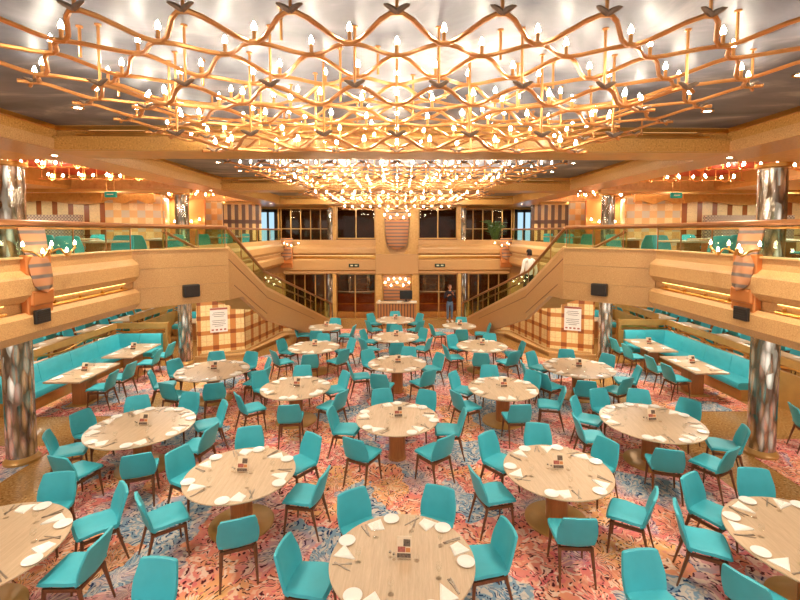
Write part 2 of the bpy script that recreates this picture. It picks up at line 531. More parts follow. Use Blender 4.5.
def smooth_path(pts, n=6):
    P = [Vector(p) for p in pts]; out = []
    for i in range(len(P) - 1):
        p0 = P[max(i - 1, 0)]; p1 = P[i]; p2 = P[i + 1]; p3 = P[min(i + 2, len(P) - 1)]
        for k in range(n):
            t = k / n
            out.append(0.5 * ((2 * p1) + (-p0 + p2) * t + (2 * p0 - 5 * p1 + 4 * p2 - p3) * t * t + (-p0 + 3 * p1 - 3 * p2 + p3) * t ** 3))
    out.append(P[-1])
    return out

# ------------------------------------------------------------------ structure: floors, ceilings, walls
ZG = 3.20      # gallery floor
ZU = 2.63      # gallery underside
ZP = 3.77      # parapet top
ZS = 5.35      # soffit
ZC = 5.71      # coffer ceiling
XE = 5.10      # opening half width

struct(MB().box2((-15, -1.5, -0.2), (15, 27, 0.0)).build('floor', M['floor']))
# carpets
tag(MB().prism([(-5.4, -0.5), (5.4, -0.5), (5.4, 13.6), (4.3, 15.0), (3.0, 17.7), (2.9, 18.9), (-2.9, 18.9), (-3.0, 17.7), (-4.3, 15.0), (-5.4, 13.6)], 0.0, 0.008).build('carpet', M['carpet']),
    'multicoloured burst-patterned carpet filling the middle of the dining floor', 'carpet')
for s in (-1, 1):
    tag(MB().prism([(s * 6.15, 9.95), (s * 8.36, 9.95), (s * 8.36, 13.7), (s * 6.15, 13.7)], 0.0, 0.008).build('carpet', M['carpet']),
        'coral burst-patterned carpet along the %s banquette' % side(s), 'carpet')
    tag(MB().prism([(s * 6.55, 2.0), (s * 12, 2.0), (s * 12, 8.55), (s * 6.55, 8.55)], 0.0, 0.008).build('carpet', M['carpet']),
        'burst-patterned carpet outside the %s mirrored column nearest the camera' % side(s), 'carpet')

# gallery slabs
for s in (-1, 1):
    poly = [(5.12, -1.0), (5.12, 8.72), (3.75, 9.95), (3.75, 10.1), (5.25, 10.1), (5.25, 20.7), (15, 20.7), (15, -1.0)]
    struct(MB().prism([(s * x, y) for x, y in poly], ZU + 0.02, ZG).build('floor_gallery_' + side(s), M['fascia']))
struct(MB().box2((-15, 20.75, ZU - 0.4), (15, 27, ZG)).build('floor_gallery_back', M['fascia']))

# ceilings of the three coffers
for k, (y0, y1) in enumerate(((-1.5, 6.8), (7.57, 13.1), (13.9, 19.6))):
    struct(MB().box2((-XE, y0, ZC), (XE, y1, ZC + 0.1)).build('ceiling_coffer', M['ceiling']))
# beams
def cross_beam(y0, y1, zb):
    b = empty('beam', (0, y0, zb), kind='structure')
    struct(MB().box2((-XE, 0.0, 0.0), (XE, y1 - y0, 0.20)).build('beam_face', M['beam'], b))
    struct(MB().box2((-XE, 0.10, 0.20), (XE, y1 - y0 - 0.05, ZC - zb + 0.1)).build('beam_upper', M['beam'], b))
    struct(MB().box2((-4.75, -0.01, 0.205), (4.75, 0.10, 0.235)).tube([(-4.6, 0.055, 0.265), (4.6, 0.055, 0.265)], 0.03, 8).build('brass_tube', M['brass'], b))
    struct(MB().box2((-XE, 0.06, 0.30), (XE, 0.10, 0.36)).build('brass_moulding', M['brass'], b))
    struct(MB().box2((-4.6, 0.06, 0.285), (4.6, 0.085, 0.297)).build('cove_light', M['softstrip'], b))
    struct(MB().box2((-XE, 0.02, -0.012), (XE, y1 - y0 - 0.02, 0.0)).build('beam_soffit', M['goldwood'], b))
    return b
cross_beam(6.8, 7.57, ZS)
cross_beam(13.1, 13.9, ZS)
cross_beam(19.6, 20.9, ZS)
for s in (-1, 1):
    sb = empty('beam', (0, 0, 0), kind='structure')
    struct(MB().box2((s * XE, -1.5, ZS), (s * 5.85, 20.9, ZC + 0.1)).build('beam_face', M['beam'], sb))
    struct(MB().box2((s * (XE - 0.05), -1.5, ZC - 0.06), (s * XE, 6.8, ZC)).box2((s * (XE - 0.05), 7.57, ZC - 0.06), (s * XE, 13.1, ZC)).build('brass_moulding', M['brass'], sb))
    struct(MB().box2((s * (XE - 0.03), -1.5, ZS), (s * XE, 6.8, ZS + 0.16)).box2((s * (XE - 0.03), 7.57, ZS), (s * XE, 13.1, ZS + 0.16)).build('beam_ledge', M['fascia'], sb))
    # side ceiling with two red trays
    y_edges = [-1.5, 7.75, 13.05, 13.4, 17.8, 20.9]
    for k in range(5):
        if k in (1, 3):
            struct(MB().box2((s * 5.85, y_edges[k], ZC + 0.05), (s * 9.3, y_edges[k + 1], ZC + 0.12)).build('ceiling_tray', M['redceil']))
            struct(MB().box2((s * 9.3, y_edges[k], ZS), (s * 15, y_edges[k + 1], ZS + 0.1)).build('ceiling_side', M['wallgold']))
            struct(MB().box2((s * 9.3, y_edges[k], ZS + 0.1), (s * 9.38, y_edges[k + 1], ZC + 0.1)).build('trim_1', M['goldwood']))
        else:
            struct(MB().box2((s * 5.85, y_edges[k], ZS), (s * 15, y_edges[k + 1], ZC + 0.1)).build('ceiling_side', M['wallgold']))
    # dark slatted coves between trays and walls
    for y in (13.0, 18.4):
        struct(MB().box2((s * 5.9, y - 0.1, ZS - 0.1), (s * 14.5, y + 0.1, ZS)).build('trim_2', M['goldwood']))
    # outer walls
    struct(MB().box2((s * 14.6, -1.5, 0), (s * 14.8, 24, ZU)).build('wall_lower_' + side(s), M['wallgold']))
    struct(MB().box2((s * 14.6, -1.5, ZG), (s * 14.8, 24, ZC)).build('wall_upper_' + side(s), M['wallgold']))
    struct(MB().box2((s * 5.3, 20.85, 0), (s * 15, 21.0, ZU)).build('wall_back_lower_' + side(s), M['wallgold']))

def ext_y(poly, y0, y1):
    mb = MB()
    mb.loft([[(x, y0, z) for x, z in poly], [(x, y1, z) for x, z in poly]])
    return mb
def ext_x(poly, x0, x1):
    mb = MB()
    mb.loft([[(x0, y, z) for y, z in poly], [(x1, y, z) for y, z in poly]])
    return mb

# ------------------------------------------------------------------ candle sconce (faces local -y, base at z = 0 -> shield bottom 0.65)
def bulb_mb(p, r=0.017, h=0.062, seg=8):
    return MB().lathe([(0, 0), (r * 0.75, h * 0.04), (r, h * 0.30), (r * 0.72, h * 0.62), (r * 0.25, h * 0.9), (0, h)], p, seg)
def sconce(label, loc, rz, w=0.19, top=1.56, bot=0.65, box=True):
    t = empty('wall_sconce', loc, rz, label, 'sconce', 'striped shield sconces on the gallery front')
    rows = []
    N = 14
    for i in range(N + 1):
        f = i / N
        z = bot + (top - bot) * (1 - (1 - f) ** 1.0)
        hw = w * (0.92 + 0.28 * f)
        if f < 0.22:
            hw *= math.sqrt(max(0.0, 1 - ((0.22 - f) / 0.22) ** 2)) * 0.98 + 0.02
        y = -0.17 + 0.16 * f
        rows.append([(hw * (k / 6 - 0.5) * 2, y - 0.03 * (1 - (k / 3 - 1) ** 2), z) for k in range(7)])
    MB().slab(rows, -0.035).build('striped_shield', M['shield'], t, True)
    if box:
        MB().box((0, -0.045, bot + 0.10), (w * 2.3, 0.11, 0.88), bevel=0.02).box((0, -0.08, bot - 0.06), (w * 2.1, 0.13, 0.22), bevel=0.03).build('bracket_box', M['copper'], t)
    za = top - 0.35
    arms = []
    sp = w * 2.35
    for sgn in (-1, 1):
        pts = smooth_path([(0, -0.22, za - 0.02), (sgn * sp * 0.25, -0.30, za + 0.05), (sgn * sp * 0.5, -0.32, za - 0.05), (sgn * sp * 0.78, -0.30, za + 0.02), (sgn * sp * 1.05, -0.26, za + 0.05)], 5)
        arms.append(pts)
        MB().tube(pts, 0.014, 6).build('arm', M['brass'], t, True)
    MB().lathe([(0.0, -0.03), (0.04, -0.02), (0.05, 0.02), (0.02, 0.04), (0, 0.04)], (0, -0.20, za - 0.02), 10).build('arm_boss', M['brass'], t, True)
    for x, y, z in [(-sp * 1.05, -0.26, za + 0.05), (-sp * 0.5, -0.32, za - 0.05), (-sp * 0.08, -0.30, za + 0.05), (sp * 0.12, -0.22, za), (sp * 0.5, -0.32, za - 0.05), (sp * 1.05, -0.26, za + 0.05)]:
        c = MB().lathe([(0, 0), (0.022, 0), (0.022, 0.008), (0.012, 0.012), (0.012, 0.055), (0, 0.055)], (x, y, z), 8).build('candle_sleeve', M['brass'], t, True)
        bulb_mb((x, y, z + 0.052), 0.019, 0.07).build('bulb', M['smallbulb'], c, True)
    return t

# ------------------------------------------------------------------ galleries: parapet, rail, stairs
UP = [(0.12, 3.77), (-0.01, 3.77), (-0.01, 3.61), (-0.11, 3.53), (-0.13, 3.50), (-0.13, 3.28), (-0.05, 3.19), (-0.02, 3.17), (0.12, 3.17)]
LO = [(0.12, 3.03), (-0.05, 3.03), (-0.13, 2.97), (-0.13, 2.76), (-0.04, 2.66), (-0.02, 2.63), (0.12, 2.63)]
def gallery(s):
    sd = side(s)
    pr = empty('balcony_parapet', (s * XE, 5, ZU), 0, 'tan stone parapet with lit trough along the %s gallery' % sd, 'balcony', None)
    inv = Matrix.Translation((-s * XE, -5, -ZU))
    def put(mb, name, mat, smooth=False, parent=pr):
        bmesh.ops.transform(mb.bm, matrix=inv, verts=mb.bm.verts[:])
        return mb.build(name, mat, parent, smooth)
    X = lambda o: s * (XE + o)
    for (y0, y1) in ((-0.5, 8.68),):
        put(ext_y([(X(o), z) for o, z in UP], y0, y1), 'upper_moulding', M['fascia'])
        put(ext_y([(X(o), z) for o, z in LO], y0, y1), 'lower_moulding', M['fascia'])
        put(MB().box2((X(0.04), y0, 3.03), (X(0.12), y1 + 0.02, 3.17)), 'trough_back', M['brass'])
    for (y0, y1) in ((6.62, 8.45), (0.5, 5.85)):
        put(MB().tube([(X(-0.02), y0, 3.055), (X(-0.02), y1, 3.055)], 0.022, 8), 'brass_tube', M['brass'], True)
        put(MB().box2((X(0.00), y0, 3.160), (X(0.03), y1, 3.168)), 'cove_light', M['strip'])
        k = 4
        for i in range(k):
            yy = y0 + 0.1 + (y1 - y0 - 0.2) * i / (k - 1)
            put(MB().box2((X(-0.02), yy - 0.02, 3.06), (X(0.06), yy + 0.02, 3.10)).lathe([(0, 0.0), (0.02, 0.0), (0.02, 0.02), (0, 0.02)], (X(0.0), yy, 3.10), 8), 'tube_bracket', M['brass'])
    put(MB().box2((X(-0.05), -0.5, 3.765), (X(0.12), 8.66, 3.79)), 'coping', M['curb'])
    # chamfered end panel
    a, b = Vector((s * 5.10, 8.70)), Vector((s * 3.72, 9.92))
    d = (b - a).normalized(); n = Vector((d.y, -d.x)) * (1 if s > 0 else -1)
    n = -n if n.x * s < 0 else n
    for z0, z1 in ((2.63, 3.02), (3.025, 3.40), (3.405, 3.765)):
        put(MB().prism([tuple(a), tuple(b), tuple(b + n * 0.12), tuple(a + n * 0.12)], z0, z1), 'end_panel', M['fascia'])
    put(MB().prism([tuple(a - n * 0.02), tuple(b - n * 0.02), tuple(b + n * 0.13), tuple(a + n * 0.13)], 3.765, 3.79), 'coping', M['curb'])
    put(ext_y([(s * (5.25 + o), z) for o, z in UP], 10.2, 20.3), 'upper_moulding', M['fascia'])
    put(ext_y([(s * (5.25 + o), z) for o, z in LO], 10.2, 20.3), 'lower_moulding', M['fascia'])
    put(MB().box2((s * 5.29, 10.2, 3.03), (s * 5.37, 20.3, 3.17)), 'trough_back', M['brass'])
    put(MB().box2((s * 5.25, 14, 3.160), (s * 5.28, 20.2, 3.168)), 'cove_light', M['softstrip'])
    # loudspeaker on the chamfer
    c = a + (b - a) * 0.56 - n * 0.07
    rot = Matrix.Rotation(math.atan2(d.y, d.x), 3, 'Z')
    sp_ = empty('wall_speaker', (c.x, c.y, 2.78), math.atan2(d.y, d.x), 'black box loudspeaker on the plain %s gallery corner above the banquettes' % sd, 'loudspeaker', 'gallery loudspeakers')
    MB().box((0, 0, 0.13), (0.32, 0.14, 0.26), bevel=0.025).build('housing', M['black'], sp_, True)
    th = math.atan2(d.y, d.x)
    hy = 1 if Vector((-math.sin(th), math.cos(th))).dot(-n) > 0 else -1
    MB().box((0, hy * 0.072, 0.13), (0.27, 0.012, 0.21), bevel=0.004).build('grille', M['vent'], sp_)
    # square recessed speaker under the sconce
    vs = empty('wall_speaker', (s * 4.95, 6.28, 2.87), 0, 'square black recessed loudspeaker below the %s striped shield sconce' % sd, 'loudspeaker', 'gallery loudspeakers')
    MB().box((0, 0, 0.09), (0.05, 0.26, 0.19), bevel=0.01).build('housing', M['black'], vs)
    for i in range(5):
        MB().box((-s * 0.027, 0, 0.025 + 0.032 * i), (0.008, 0.21, 0.010)).build('louvre', M['vent'], vs)
    # glass railing along the gallery
    rl = empty('glass_railing', (s * 5.12, 5, ZP), 0, 'green glass railing with bronze handrail along the %s gallery edge' % sd, 'railing')
    inv2 = Matrix.Translation((-s * 5.12, -5, -ZP))
    def put2(mb, name, mat, smooth=False):
        bmesh.ops.transform(mb.bm, matrix=inv2, verts=mb.bm.verts[:])
        return mb.build(name, mat, rl, smooth)
    path = [(s * 5.14, -0.5, 4.26), (s * 5.14, 8.74, 4.25), (s * 3.78, 9.95, 4.23)]
    put2(MB().tube(path, 0.045, 8), 'handrail', M['rail'], True)
    put2(MB().box2((s * 5.125, -0.5, 4.17), (s * 5.155, 8.7, 4.20)), 'glass_channel', M['brass'])
    ys = [-0.5, 1.0, 2.5, 4.0, 5.2, 6.3, 7.2, 8.0, 8.72]
    for y0, y1 in zip(ys, ys[1:]):
        put2(MB().box2((s * 5.134, y0 + 0.01, 3.79), (s * 5.146, y1 - 0.01, 4.22)), 'glass_panel', M['railglass'])
    for y in ys[1:]:
        put2(MB().box2((s * 5.13, y - 0.006, 3.78), (s * 5.15, y + 0.006, 4.24)), 'post', M['rail'])
    a3, b3 = Vector((s * 5.14, 8.74)), Vector((s * 3.78, 9.95))
    for f0, f1 in ((0.01, 0.34), (0.35, 0.68), (0.69, 0.99)):
        p, q = a3 + (b3 - a3) * f0, a3 + (b3 - a3) * f1
        put2(MB().prism([tuple(p), tuple(q), tuple(q + n * 0.012), tuple(p + n * 0.012)], 3.79, 4.2), 'glass_panel', M['railglass'])
        put2(MB().tube([(q.x, q.y, 3.78), (q.x, q.y, 4.22)], 0.008, 6), 'post', M['rail'])
    # railing of the side gallery behind the stair
    r2 = empty('glass_railing', (s * 5.27, 15, ZP), 0, 'distant glass railing on the %s gallery behind the staircase' % sd, 'railing')
    MB().tube([(0, -4.9, 0.47), (0, 5.3, 0.47)], 0.035, 8).build('handrail', M['rail'], r2, True)
    for i in range(6):
        MB().box2((-0.006, -4.8 + i * 1.7, 0.0), (0.006, -3.15 + i * 1.7, 0.44)).build('glass_panel', M['railglass'], r2)
        MB().box2((-0.012, -4.84 + i * 1.7, 0.0), (0.012, -4.81 + i * 1.7, 0.46)).build('post', M['brass'], r2)

    # ---------------- staircase
    st = empty('staircase', (s * 4.4, 15, 0), 0, 'tan panelled staircase with landing descending from the %s gallery' % sd, 'staircase')
    inv3 = Matrix.Translation((-s * 4.4, -15, 0))
    def put3(mb, name, mat, smooth=False):
        bmesh.ops.transform(mb.bm, matrix=inv3, verts=mb.bm.verts[:])
        return mb.build(name, mat, st, smooth)
    A, B, C = (3.72, 9.92), (3.68, 12.6), (3.02, 20.35)
    def panel(pts, th=0.10):
        # pts: (x, y, z) outline of the inner face; thickened outwards (away from the hall)
        return MB().loft([[(s * x, y, z) for x, y, z in pts], [(s * (x + th), y, z) for x, y, z in pts]])
    put3(panel([(*A, 3.77), (*B, 2.55), (*B, 1.65), (3.71, 10.75, 2.58), (*A, 2.63)]), 'stair_panel', M['fascia'])
    put3(panel([(*B, 2.55), (*C, 0.06), (*C, 0.0), (3.25, 17.7, 0.0), (*B, 1.65)]), 'stair_panel', M['fascia'])
    put3(MB().tube([(s * (A[0] + .03), A[1], 3.78), (s * (B[0] + .03), B[1], 2.56), (s * (C[0] + .03), C[1], 0.08)], 0.05, 4), 'panel_capping', M['curb'])
    for dz in (0.24, 0.72):
        put3(MB().tube([(s * (A[0] - .002), A[1] + 0.3 * (dz > .5), 3.77 - dz - .13 * (dz > .5)), (s * (B[0] - .002), B[1], 2.55 - dz)], 0.009, 4), 'panel_groove', M['walnut'])
    put3(MB().tube([(s * (B[0] - .002), B[1], 2.55 - 0.26), (s * (3.26 - 0.002), 17.6, 2.55 - 0.26 - (17.6 - 12.6) * 0.321)], 0.009, 4), 'panel_groove', M['walnut'])
    # steps
    mb = MB()
    n1 = 6
    for i in range(n1):
        z = 3.2 - (i + 1) * 1.0 / n1
        y = 10.1 + i * 2.3 / n1
        xo = max(4.47, 5.15 - 0.3 * i)
        mb.box2((s * 3.82, y, z - 0.14), (s * xo, y + 2.3 / n1 + 0.04, z))
    put3(mb, 'upper_flight', M['goldwood'])
    put3(MB().box2((s * 3.82, 12.4, 2.08), (s * 4.47, 13.0, 2.20)), 'landing', M['goldwood'])
    mb = MB(); n2 = 13
    for i in range(n2):
        z = 2.2 - (i + 1) * 2.2 / n2
        if z < 0.02: continue
        y = 13.0 + i * 7.3 / n2
        f = (y - 12.6) / 7.75
        xi = 3.78 + (3.12 - 3.78) * f
        mb.box2((s * xi, y, max(0.0, z - 0.15)), (s * (xi + 0.68), y + 7.3 / n2 + 0.04, z))
    put3(mb, 'lower_flight', M['goldwood'])
    OS = ((5.17, 10.1, 3.30), (4.50, 12.4, 2.36), (4.47, 13.0, 2.34), (3.82, 20.3, 0.16), (3.82, 20.3, 0.0), (4.0, 18.9, 0.30), (4.47, 13.0, 2.06), (4.50, 12.4, 2.06), (5.17, 10.1, 2.95))
    put3(MB().loft([[(s * x, y, z) for x, y, z in OS], [(s * (x + .05), y, z) for x, y, z in OS]]), 'outer_string', M['goldwood'])
    hr = [(s * 3.78, 9.98, 4.22), (s * 3.74, 12.6, 3.02), (s * 3.02, 20.5, 0.84)]
    put3(MB().tube(hr, 0.04, 8), 'handrail', M['rail'], True)
    put3(MB().tube([(s * 5.18, 10.0, 4.15), (s * 4.52, 12.7, 3.10), (s * 3.84, 20.4, 0.95)], 0.035, 8), 'handrail', M['rail'], True)
    def gp(p, q, zb0, zb1, zt0, zt1):
        return MB().loft([[(s * p[0], p[1], zb0), (s * q[0], q[1], zb1), (s * q[0], q[1], zt1), (s * p[0], p[1], zt0)],
                          [(s * (p[0] + .012), p[1], zb0), (s * (q[0] + .012), q[1], zb1), (s * (q[0] + .012), q[1], zt1), (s * (p[0] + .012), p[1], zt0)]])
    def lerp(p, q, f): return tuple(p[i] + (q[i] - p[i]) * f for i in range(len(p)))
    G0, G1, G2 = (3.76, 9.98, 3.80, 4.20), (3.73, 12.58, 2.60, 3.00), (3.06, 20.3, 0.14, 0.86)
    for P, Q, k in ((G0, G1, 3), (G1, G2, 5)):
        for i in range(k):
            u, v = lerp(P, Q, (i + 0.01) / k), lerp(P, Q, (i + 0.97) / k)
            put3(gp(u, v, u[2], v[2], u[3], v[3]), 'glass_panel', M['railglass'])
            put3(MB().tube([(s * v[0], v[1], v[2] - .02), (s * v[0], v[1], v[3] + .01)], 0.012, 6), 'post', M['rail'])
    put3(MB().tube([(s * 3.04, 20.42, 0), (s * 3.04, 20.42, 0.86)], 0.03, 8), 'newel_post', M['brass'], True)

    # ---------------- plaid wall under the stair
    P = [(6.42, 14.4), (5.15, 15.0), (4.62, 17.7), (3.95, 17.95)]
    Ps = [(s * x, y) for x, y in P]
    order = lambda p, q: (p, q) if s < 0 else (q, p)
    wall_panel('wall_plaid_%s' % sd, *order(Ps[0], Ps[1]), 0.0, ZU, M['plaid'], 0.10)
    # sloping-top piece beneath the flight
    bm = bmesh.new(); uv = bm.loops.layers.uv.new('UVMap')
    for p, q, zt0, zt1 in ((Ps[1], Ps[2], 2.6, 1.40), (Ps[2], Ps[3], 0.95, 0.8)):
        L = (Vector(q) - Vector(p)).length
        for off in (0.0, 0.08):
            vs = [bm.verts.new((p[0] + s * off, p[1] + off * .3, 0)), bm.verts.new((q[0] + s * off, q[1] + off * .3, 0)), bm.verts.new((q[0] + s * off, q[1] + off * .3, zt1)), bm.verts.new((p[0] + s * off, p[1] + off * .3, zt0))]
            f = bm.faces.new(vs)
            for lp, u in zip(f.loops, ((0, 0), (L, 0), (L, zt1), (0, zt0))): lp[uv].uv = u
    me = bpy.data.meshes.new('wall_plaid_stair_%s' % sd); bm.to_mesh(me); bm.free(); me.materials.append(M['plaid'])
    o = bpy.data.objects.new('wall_plaid_stair_%s' % sd, me); COL.objects.link(o); o['kind'] = 'structure'
    wall_panel('wall_plaid_end_%s' % sd, (s * 6.42, 14.4), (s * 6.42, 17.5), 0.0, ZU, M['plaid'], 0.10)
    # stone plinth in front of it
    Q = [(6.45, 14.20), (5.05, 14.55), (4.25, 17.35), (3.25, 17.75)]
    pl = [(s * x, y) for x, y in Q] + [Ps[3], Ps[2], Ps[1], Ps[0]]
    struct(MB().prism(pl, 0.0, 0.13).build('trim_plinth_%s' % sd, M['fascia']))
    mb = MB(); mb.tube([(s * x, y, 0.13) for x, y in Q], 0.035, 4)
    struct(mb.build('trim_plinth_edge_%s' % sd, M['curb']))
    mb = MB(); mb.tube([(s * (x - .06), y - .06, 0.17) for x, y in P], 0.04, 4)
    struct(mb.build('baseboard_plaid_%s' % sd, M['curb']))
    # poster on the plaid wall
    p, q = Vector(P[0]), Vector(P[1])
    m = p + (q - p) * 0.44
    ang = math.atan2((q - p).y, (q - p).x)
    if s > 0: mx, rz = m.x, ang
    else: mx, rz = -m.x, -ang
    po = empty('wall_poster', (s * m.x, m.y, 0), math.atan2((Ps[1][1] - Ps[0][1]) * (1 if s < 0 else -1), (Ps[1][0] - Ps[0][0]) * (1 if s < 0 else -1)), 'white paper notice with red header on the %s plaid wall' % sd, 'poster', 'notices on the plaid walls')
    yy = -0.075
    MB().box((0, yy, 1.26), (0.53, 0.014, 0.80)).build('paper', M['white'], po)
    MB().box((0, yy - 0.009, 1.625), (0.53, 0.004, 0.06)).build('red_header', M['red_card'], po)
    for i, (wd, zz) in enumerate(((0.34, 1.50), (0.40, 1.44), (0.30, 1.38), (0.42, 1.24), (0.38, 1.18), (0.42, 1.12), (0.26, 1.06))):
        MB().box((0, yy - 0.009, zz), (wd, 0.003, 0.014)).build('printed_line', M['dark_card'], po)
    for i in range(4):
        MB().box((-0.19 + i * 0.125, yy - 0.009, 0.94), (0.07, 0.003, 0.05)).build('red_block', M['red_card'], po)
    sconce('candle sconce with striped shield on the near %s gallery front' % sd, (s * XE, 6.34, ZU), R(90) if s < 0 else R(-90))
    sconce('small candle sconce with striped shield in the far %s gallery corner' % sd, (s * 5.02, 20.45, ZU - 0.5), 0, 0.24, 1.72, 0.72)

for s in (-1, 1):
    gallery(s)

# ------------------------------------------------------------------ mirrored columns
def column(x, y, label, r=0.222, lower=True):
    t = empty('column', (x, y, 0), 0, label, 'column', 'mirrored mosaic columns')
    MB().lathe([(r, 0.0), (r, ZU)], (0, 0, 0), 32).build('lower_shaft', M['mirror'], t, True)
    MB().lathe([(r, ZG), (r, ZS)], (0, 0, 0), 32).build('upper_shaft', M['mirror'], t, True)
    MB().lathe([(0, 0), (r + 0.05, 0.0), (r + 0.05, 0.05), (r + 0.03, 0.07), (r + 0.005, 0.12), (r - .01, 0.12)], (0, 0, 0), 32).build('base_ring', M['goldwood'], t, True)
    MB().lathe([(r, ZS - 0.09), (r + 0.05, ZS - 0.07), (r + 0.05, ZS)], (0, 0, 0), 32).build('capital_ring', M['brass'], t, True)
    return t
for s in (-1, 1):
    sd = side(s)
    column(s * 6.78, 8.0, 'mirrored mosaic column nearest the camera beside the %s banquette' % sd)
    column(s * 6.62, 13.95, 'mirrored mosaic column at the end of the %s plaid wall' % sd, 0.2)
    column(s * 3.08, 21.15, 'mirrored mosaic column at the foot of the %s stair by the doors' % sd, 0.2)

# ------------------------------------------------------------------ back wall
YB = 20.6
BP = [(0.12, 3.77), (-0.02, 3.77), (-0.02, 3.52), (-0.14, 3.42), (-0.16, 3.36), (-0.16, 3.16), (-0.04, 3.06), (0.12, 3.06)]
BL = [(0.12, 2.90), (-0.03, 2.90), (-0.14, 2.84), (-0.14, 2.40), (-0.06, 2.34), (-0.06, 2.22), (0.12, 2.20)]
bk = empty('balcony_parapet', (0, YB, 2.2), 0, 'long stone parapet with lit trough across the far wall', 'balcony')
for x0, x1 in ((-5.2, -0.98), (0.98, 5.2)):
    for prof, nm in ((BP, 'upper_moulding'), (BL, 'lower_moulding')):
        ext_x([(y, z - 2.2) for y, z in prof], x0, x1).build(nm, M['fascia'], bk)
    MB().box2((x0, 0.05, 0.70), (x1, 0.12, 0.86)).build('trough_back', M['brass'], bk)
    MB().box2((x0 + .1, 0.0, 0.842), (x1 - .1, 0.03, 0.85)).build('cove_light', M['softstrip'], bk)
    MB().tube([(x0 + .1, -0.02, 0.73), (x1 - .1, -0.02, 0.73)], 0.02, 6).build('brass_tube', M['brass'], bk)
MB().box2((-0.98, -0.2, 0.0), (0.98, 0.12, 0.92), bevel=0.02).build('centre_block', M['fascia'], bk)
# centre pylon above
struct(MB().box2((-0.98, 20.62, 3.1), (0.98, 20.9, ZS)).build('wall_back_pylon', M['fascia']))
for s in (-1, 1):
    MB().loft([[(s * 0.98, 20.5, 3.12), (s * 0.98, 20.5, 5.33), (s * 0.64, 20.5, 5.33), (s * 0.50, 20.5, 3.5), (s * 0.30, 20.5, 3.12)],
               [(s * 0.98, 20.63, 3.12), (s * 0.98, 20.63, 5.33), (s * 0.64, 20.63, 5.33), (s * 0.50, 20.63, 3.5), (s * 0.30, 20.63, 3.12)]]).build('trim_pylon', M['wallgold'])['kind'] = 'structure'
big = empty('wall_sconce', (0, 20.5, 3.2), 0, 'large striped shield with candle bulbs high on the far centre pylon', 'sconce', 'striped shield sconces on the far wall')
rows = []
for i in range(15):
    f = i / 14
    z = 0.10 + 1.75 * f
    hw = 0.45 + 0.14 * f
    if f < 0.25: hw *= math.sqrt(max(0.0, 1 - ((0.25 - f) / 0.25) ** 2)) * 0.97 + 0.03
    rows.append([(hw * (k / 3 - 1), -0.10 + 0.04 * f - 0.06 * (1 - (k / 3 - 1) ** 2), z) for k in range(7)])
MB().slab(rows, -0.04).build('striped_shield', M['shield'], big, True)
for sgn in (-1, 1):
    MB().tube(smooth_path([(0, -0.2, 1.45), (sgn * 0.2, -0.3, 1.55), (sgn * 0.38, -0.3, 1.45), (sgn * 0.56, -0.25, 1.6)], 5), 0.016, 6).build('arm', M['brass'], big, True)
for x, z in ((-0.56, 1.6), (-0.3, 1.48), (0, 1.6), (0.3, 1.48), (0.56, 1.6), (-.45, 1.8), (.45, 1.8)):
    c = MB().lathe([(0, 0), (0.03, 0), (0.02, 0.02), (0.018, 0.07), (0, 0.07)], (x, -0.28, z), 8).build('candle_sleeve', M['brass'], big)
    bulb_mb((x, -0.28, z + 0.065), 0.035, 0.10).build('bulb', M['smallbulb'], c, True)
# lower centre niche
struct(MB().box2((-0.98, 20.75, 0), (0.98, 20.95, 2.2)).build('wall_back_niche', M['goldwood']))
for s in (-1, 1):
    struct(MB().loft([[(s * 0.98, 20.45, 0), (s * 0.98, 20.45, 2.2), (s * 0.72, 20.45, 2.2), (s * 0.60, 20.45, 0)], [(s * 0.98, 20.8, 0), (s * 0.98, 20.8, 2.2), (s * 0.72, 20.8, 2.2), (s * 0.60, 20.8, 0)]]).build('trim_pilaster', M['wallgold']))
nich = empty('wall_sconce', (0, 20.72, 0.7), 0, 'striped panel with glowing candle bulbs behind the host desk', 'sconce', 'striped shield sconces on the far wall')
MB().box2((-0.62, -0.05, 0.0), (0.62, 0.02, 1.40)).build('striped_shield', M['shield'], nich)
MB().tube(smooth_path([(-0.55, -0.18, 1.0), (-0.3, -0.22, 0.86), (0, -0.22, 1.0), (0.3, -0.22, 0.86), (0.55, -0.18, 1.0)], 5), 0.016, 6).build('arm', M['brass'], nich, True)
for x, z in ((-0.55, 1.0), (-0.28, 0.87), (0, 1.0), (0.28, 0.87), (0.55, 1.0), (-.4, 1.15), (.4, 1.15), (0.14, 1.18), (-.14, 1.18)):
    c = MB().lathe([(0, 0), (0.03, 0), (0.02, 0.02), (0.018, 0.07), (0, 0.07)], (x, -0.2, z), 8).build('candle_sleeve', M['brass'], nich)
    bulb_mb((x, -0.2, z + 0.065), 0.035, 0.10).build('bulb', M['smallbulb'], c, True)
# doors and windows of the far wall
def glazed(name, x0, x1, y, z0, z1, nv, nh=0, frame=0.06, mat=None):
    t = empty(name, ((x0 + x1) / 2, y, z0), kind='structure')
    w, h = (x1 - x0) / 2, z1 - z0
    mb = MB()
    mb.box2((-w, -0.05, 0), (-w + frame, 0.05, h)).box2((w - frame, -0.05, 0), (w, 0.05, h)).box2((-w, -0.05, h - frame), (w, 0.05, h)).box2((-w, -0.05, 0), (w, 0.05, frame))
    for i in range(1, nv):
        x = -w + 2 * w * i / nv
        mb.box2((x - frame * .4, -0.045, 0), (x + frame * .4, 0.045, h))
    for i in range(1, nh + 1):
        z = h * i / (nh + 1)
        mb.box2((-w, -0.04, z - frame * .35), (w, 0.04, z + frame * .35))
    struct(mb.build('frame', M['goldwood'], t))
    struct(MB().box2((-w + .02, -0.006, 0.02), (w - .02, 0.006, h - .02)).build('glass', mat or M['windowglass'], t))
    return t
k = 1
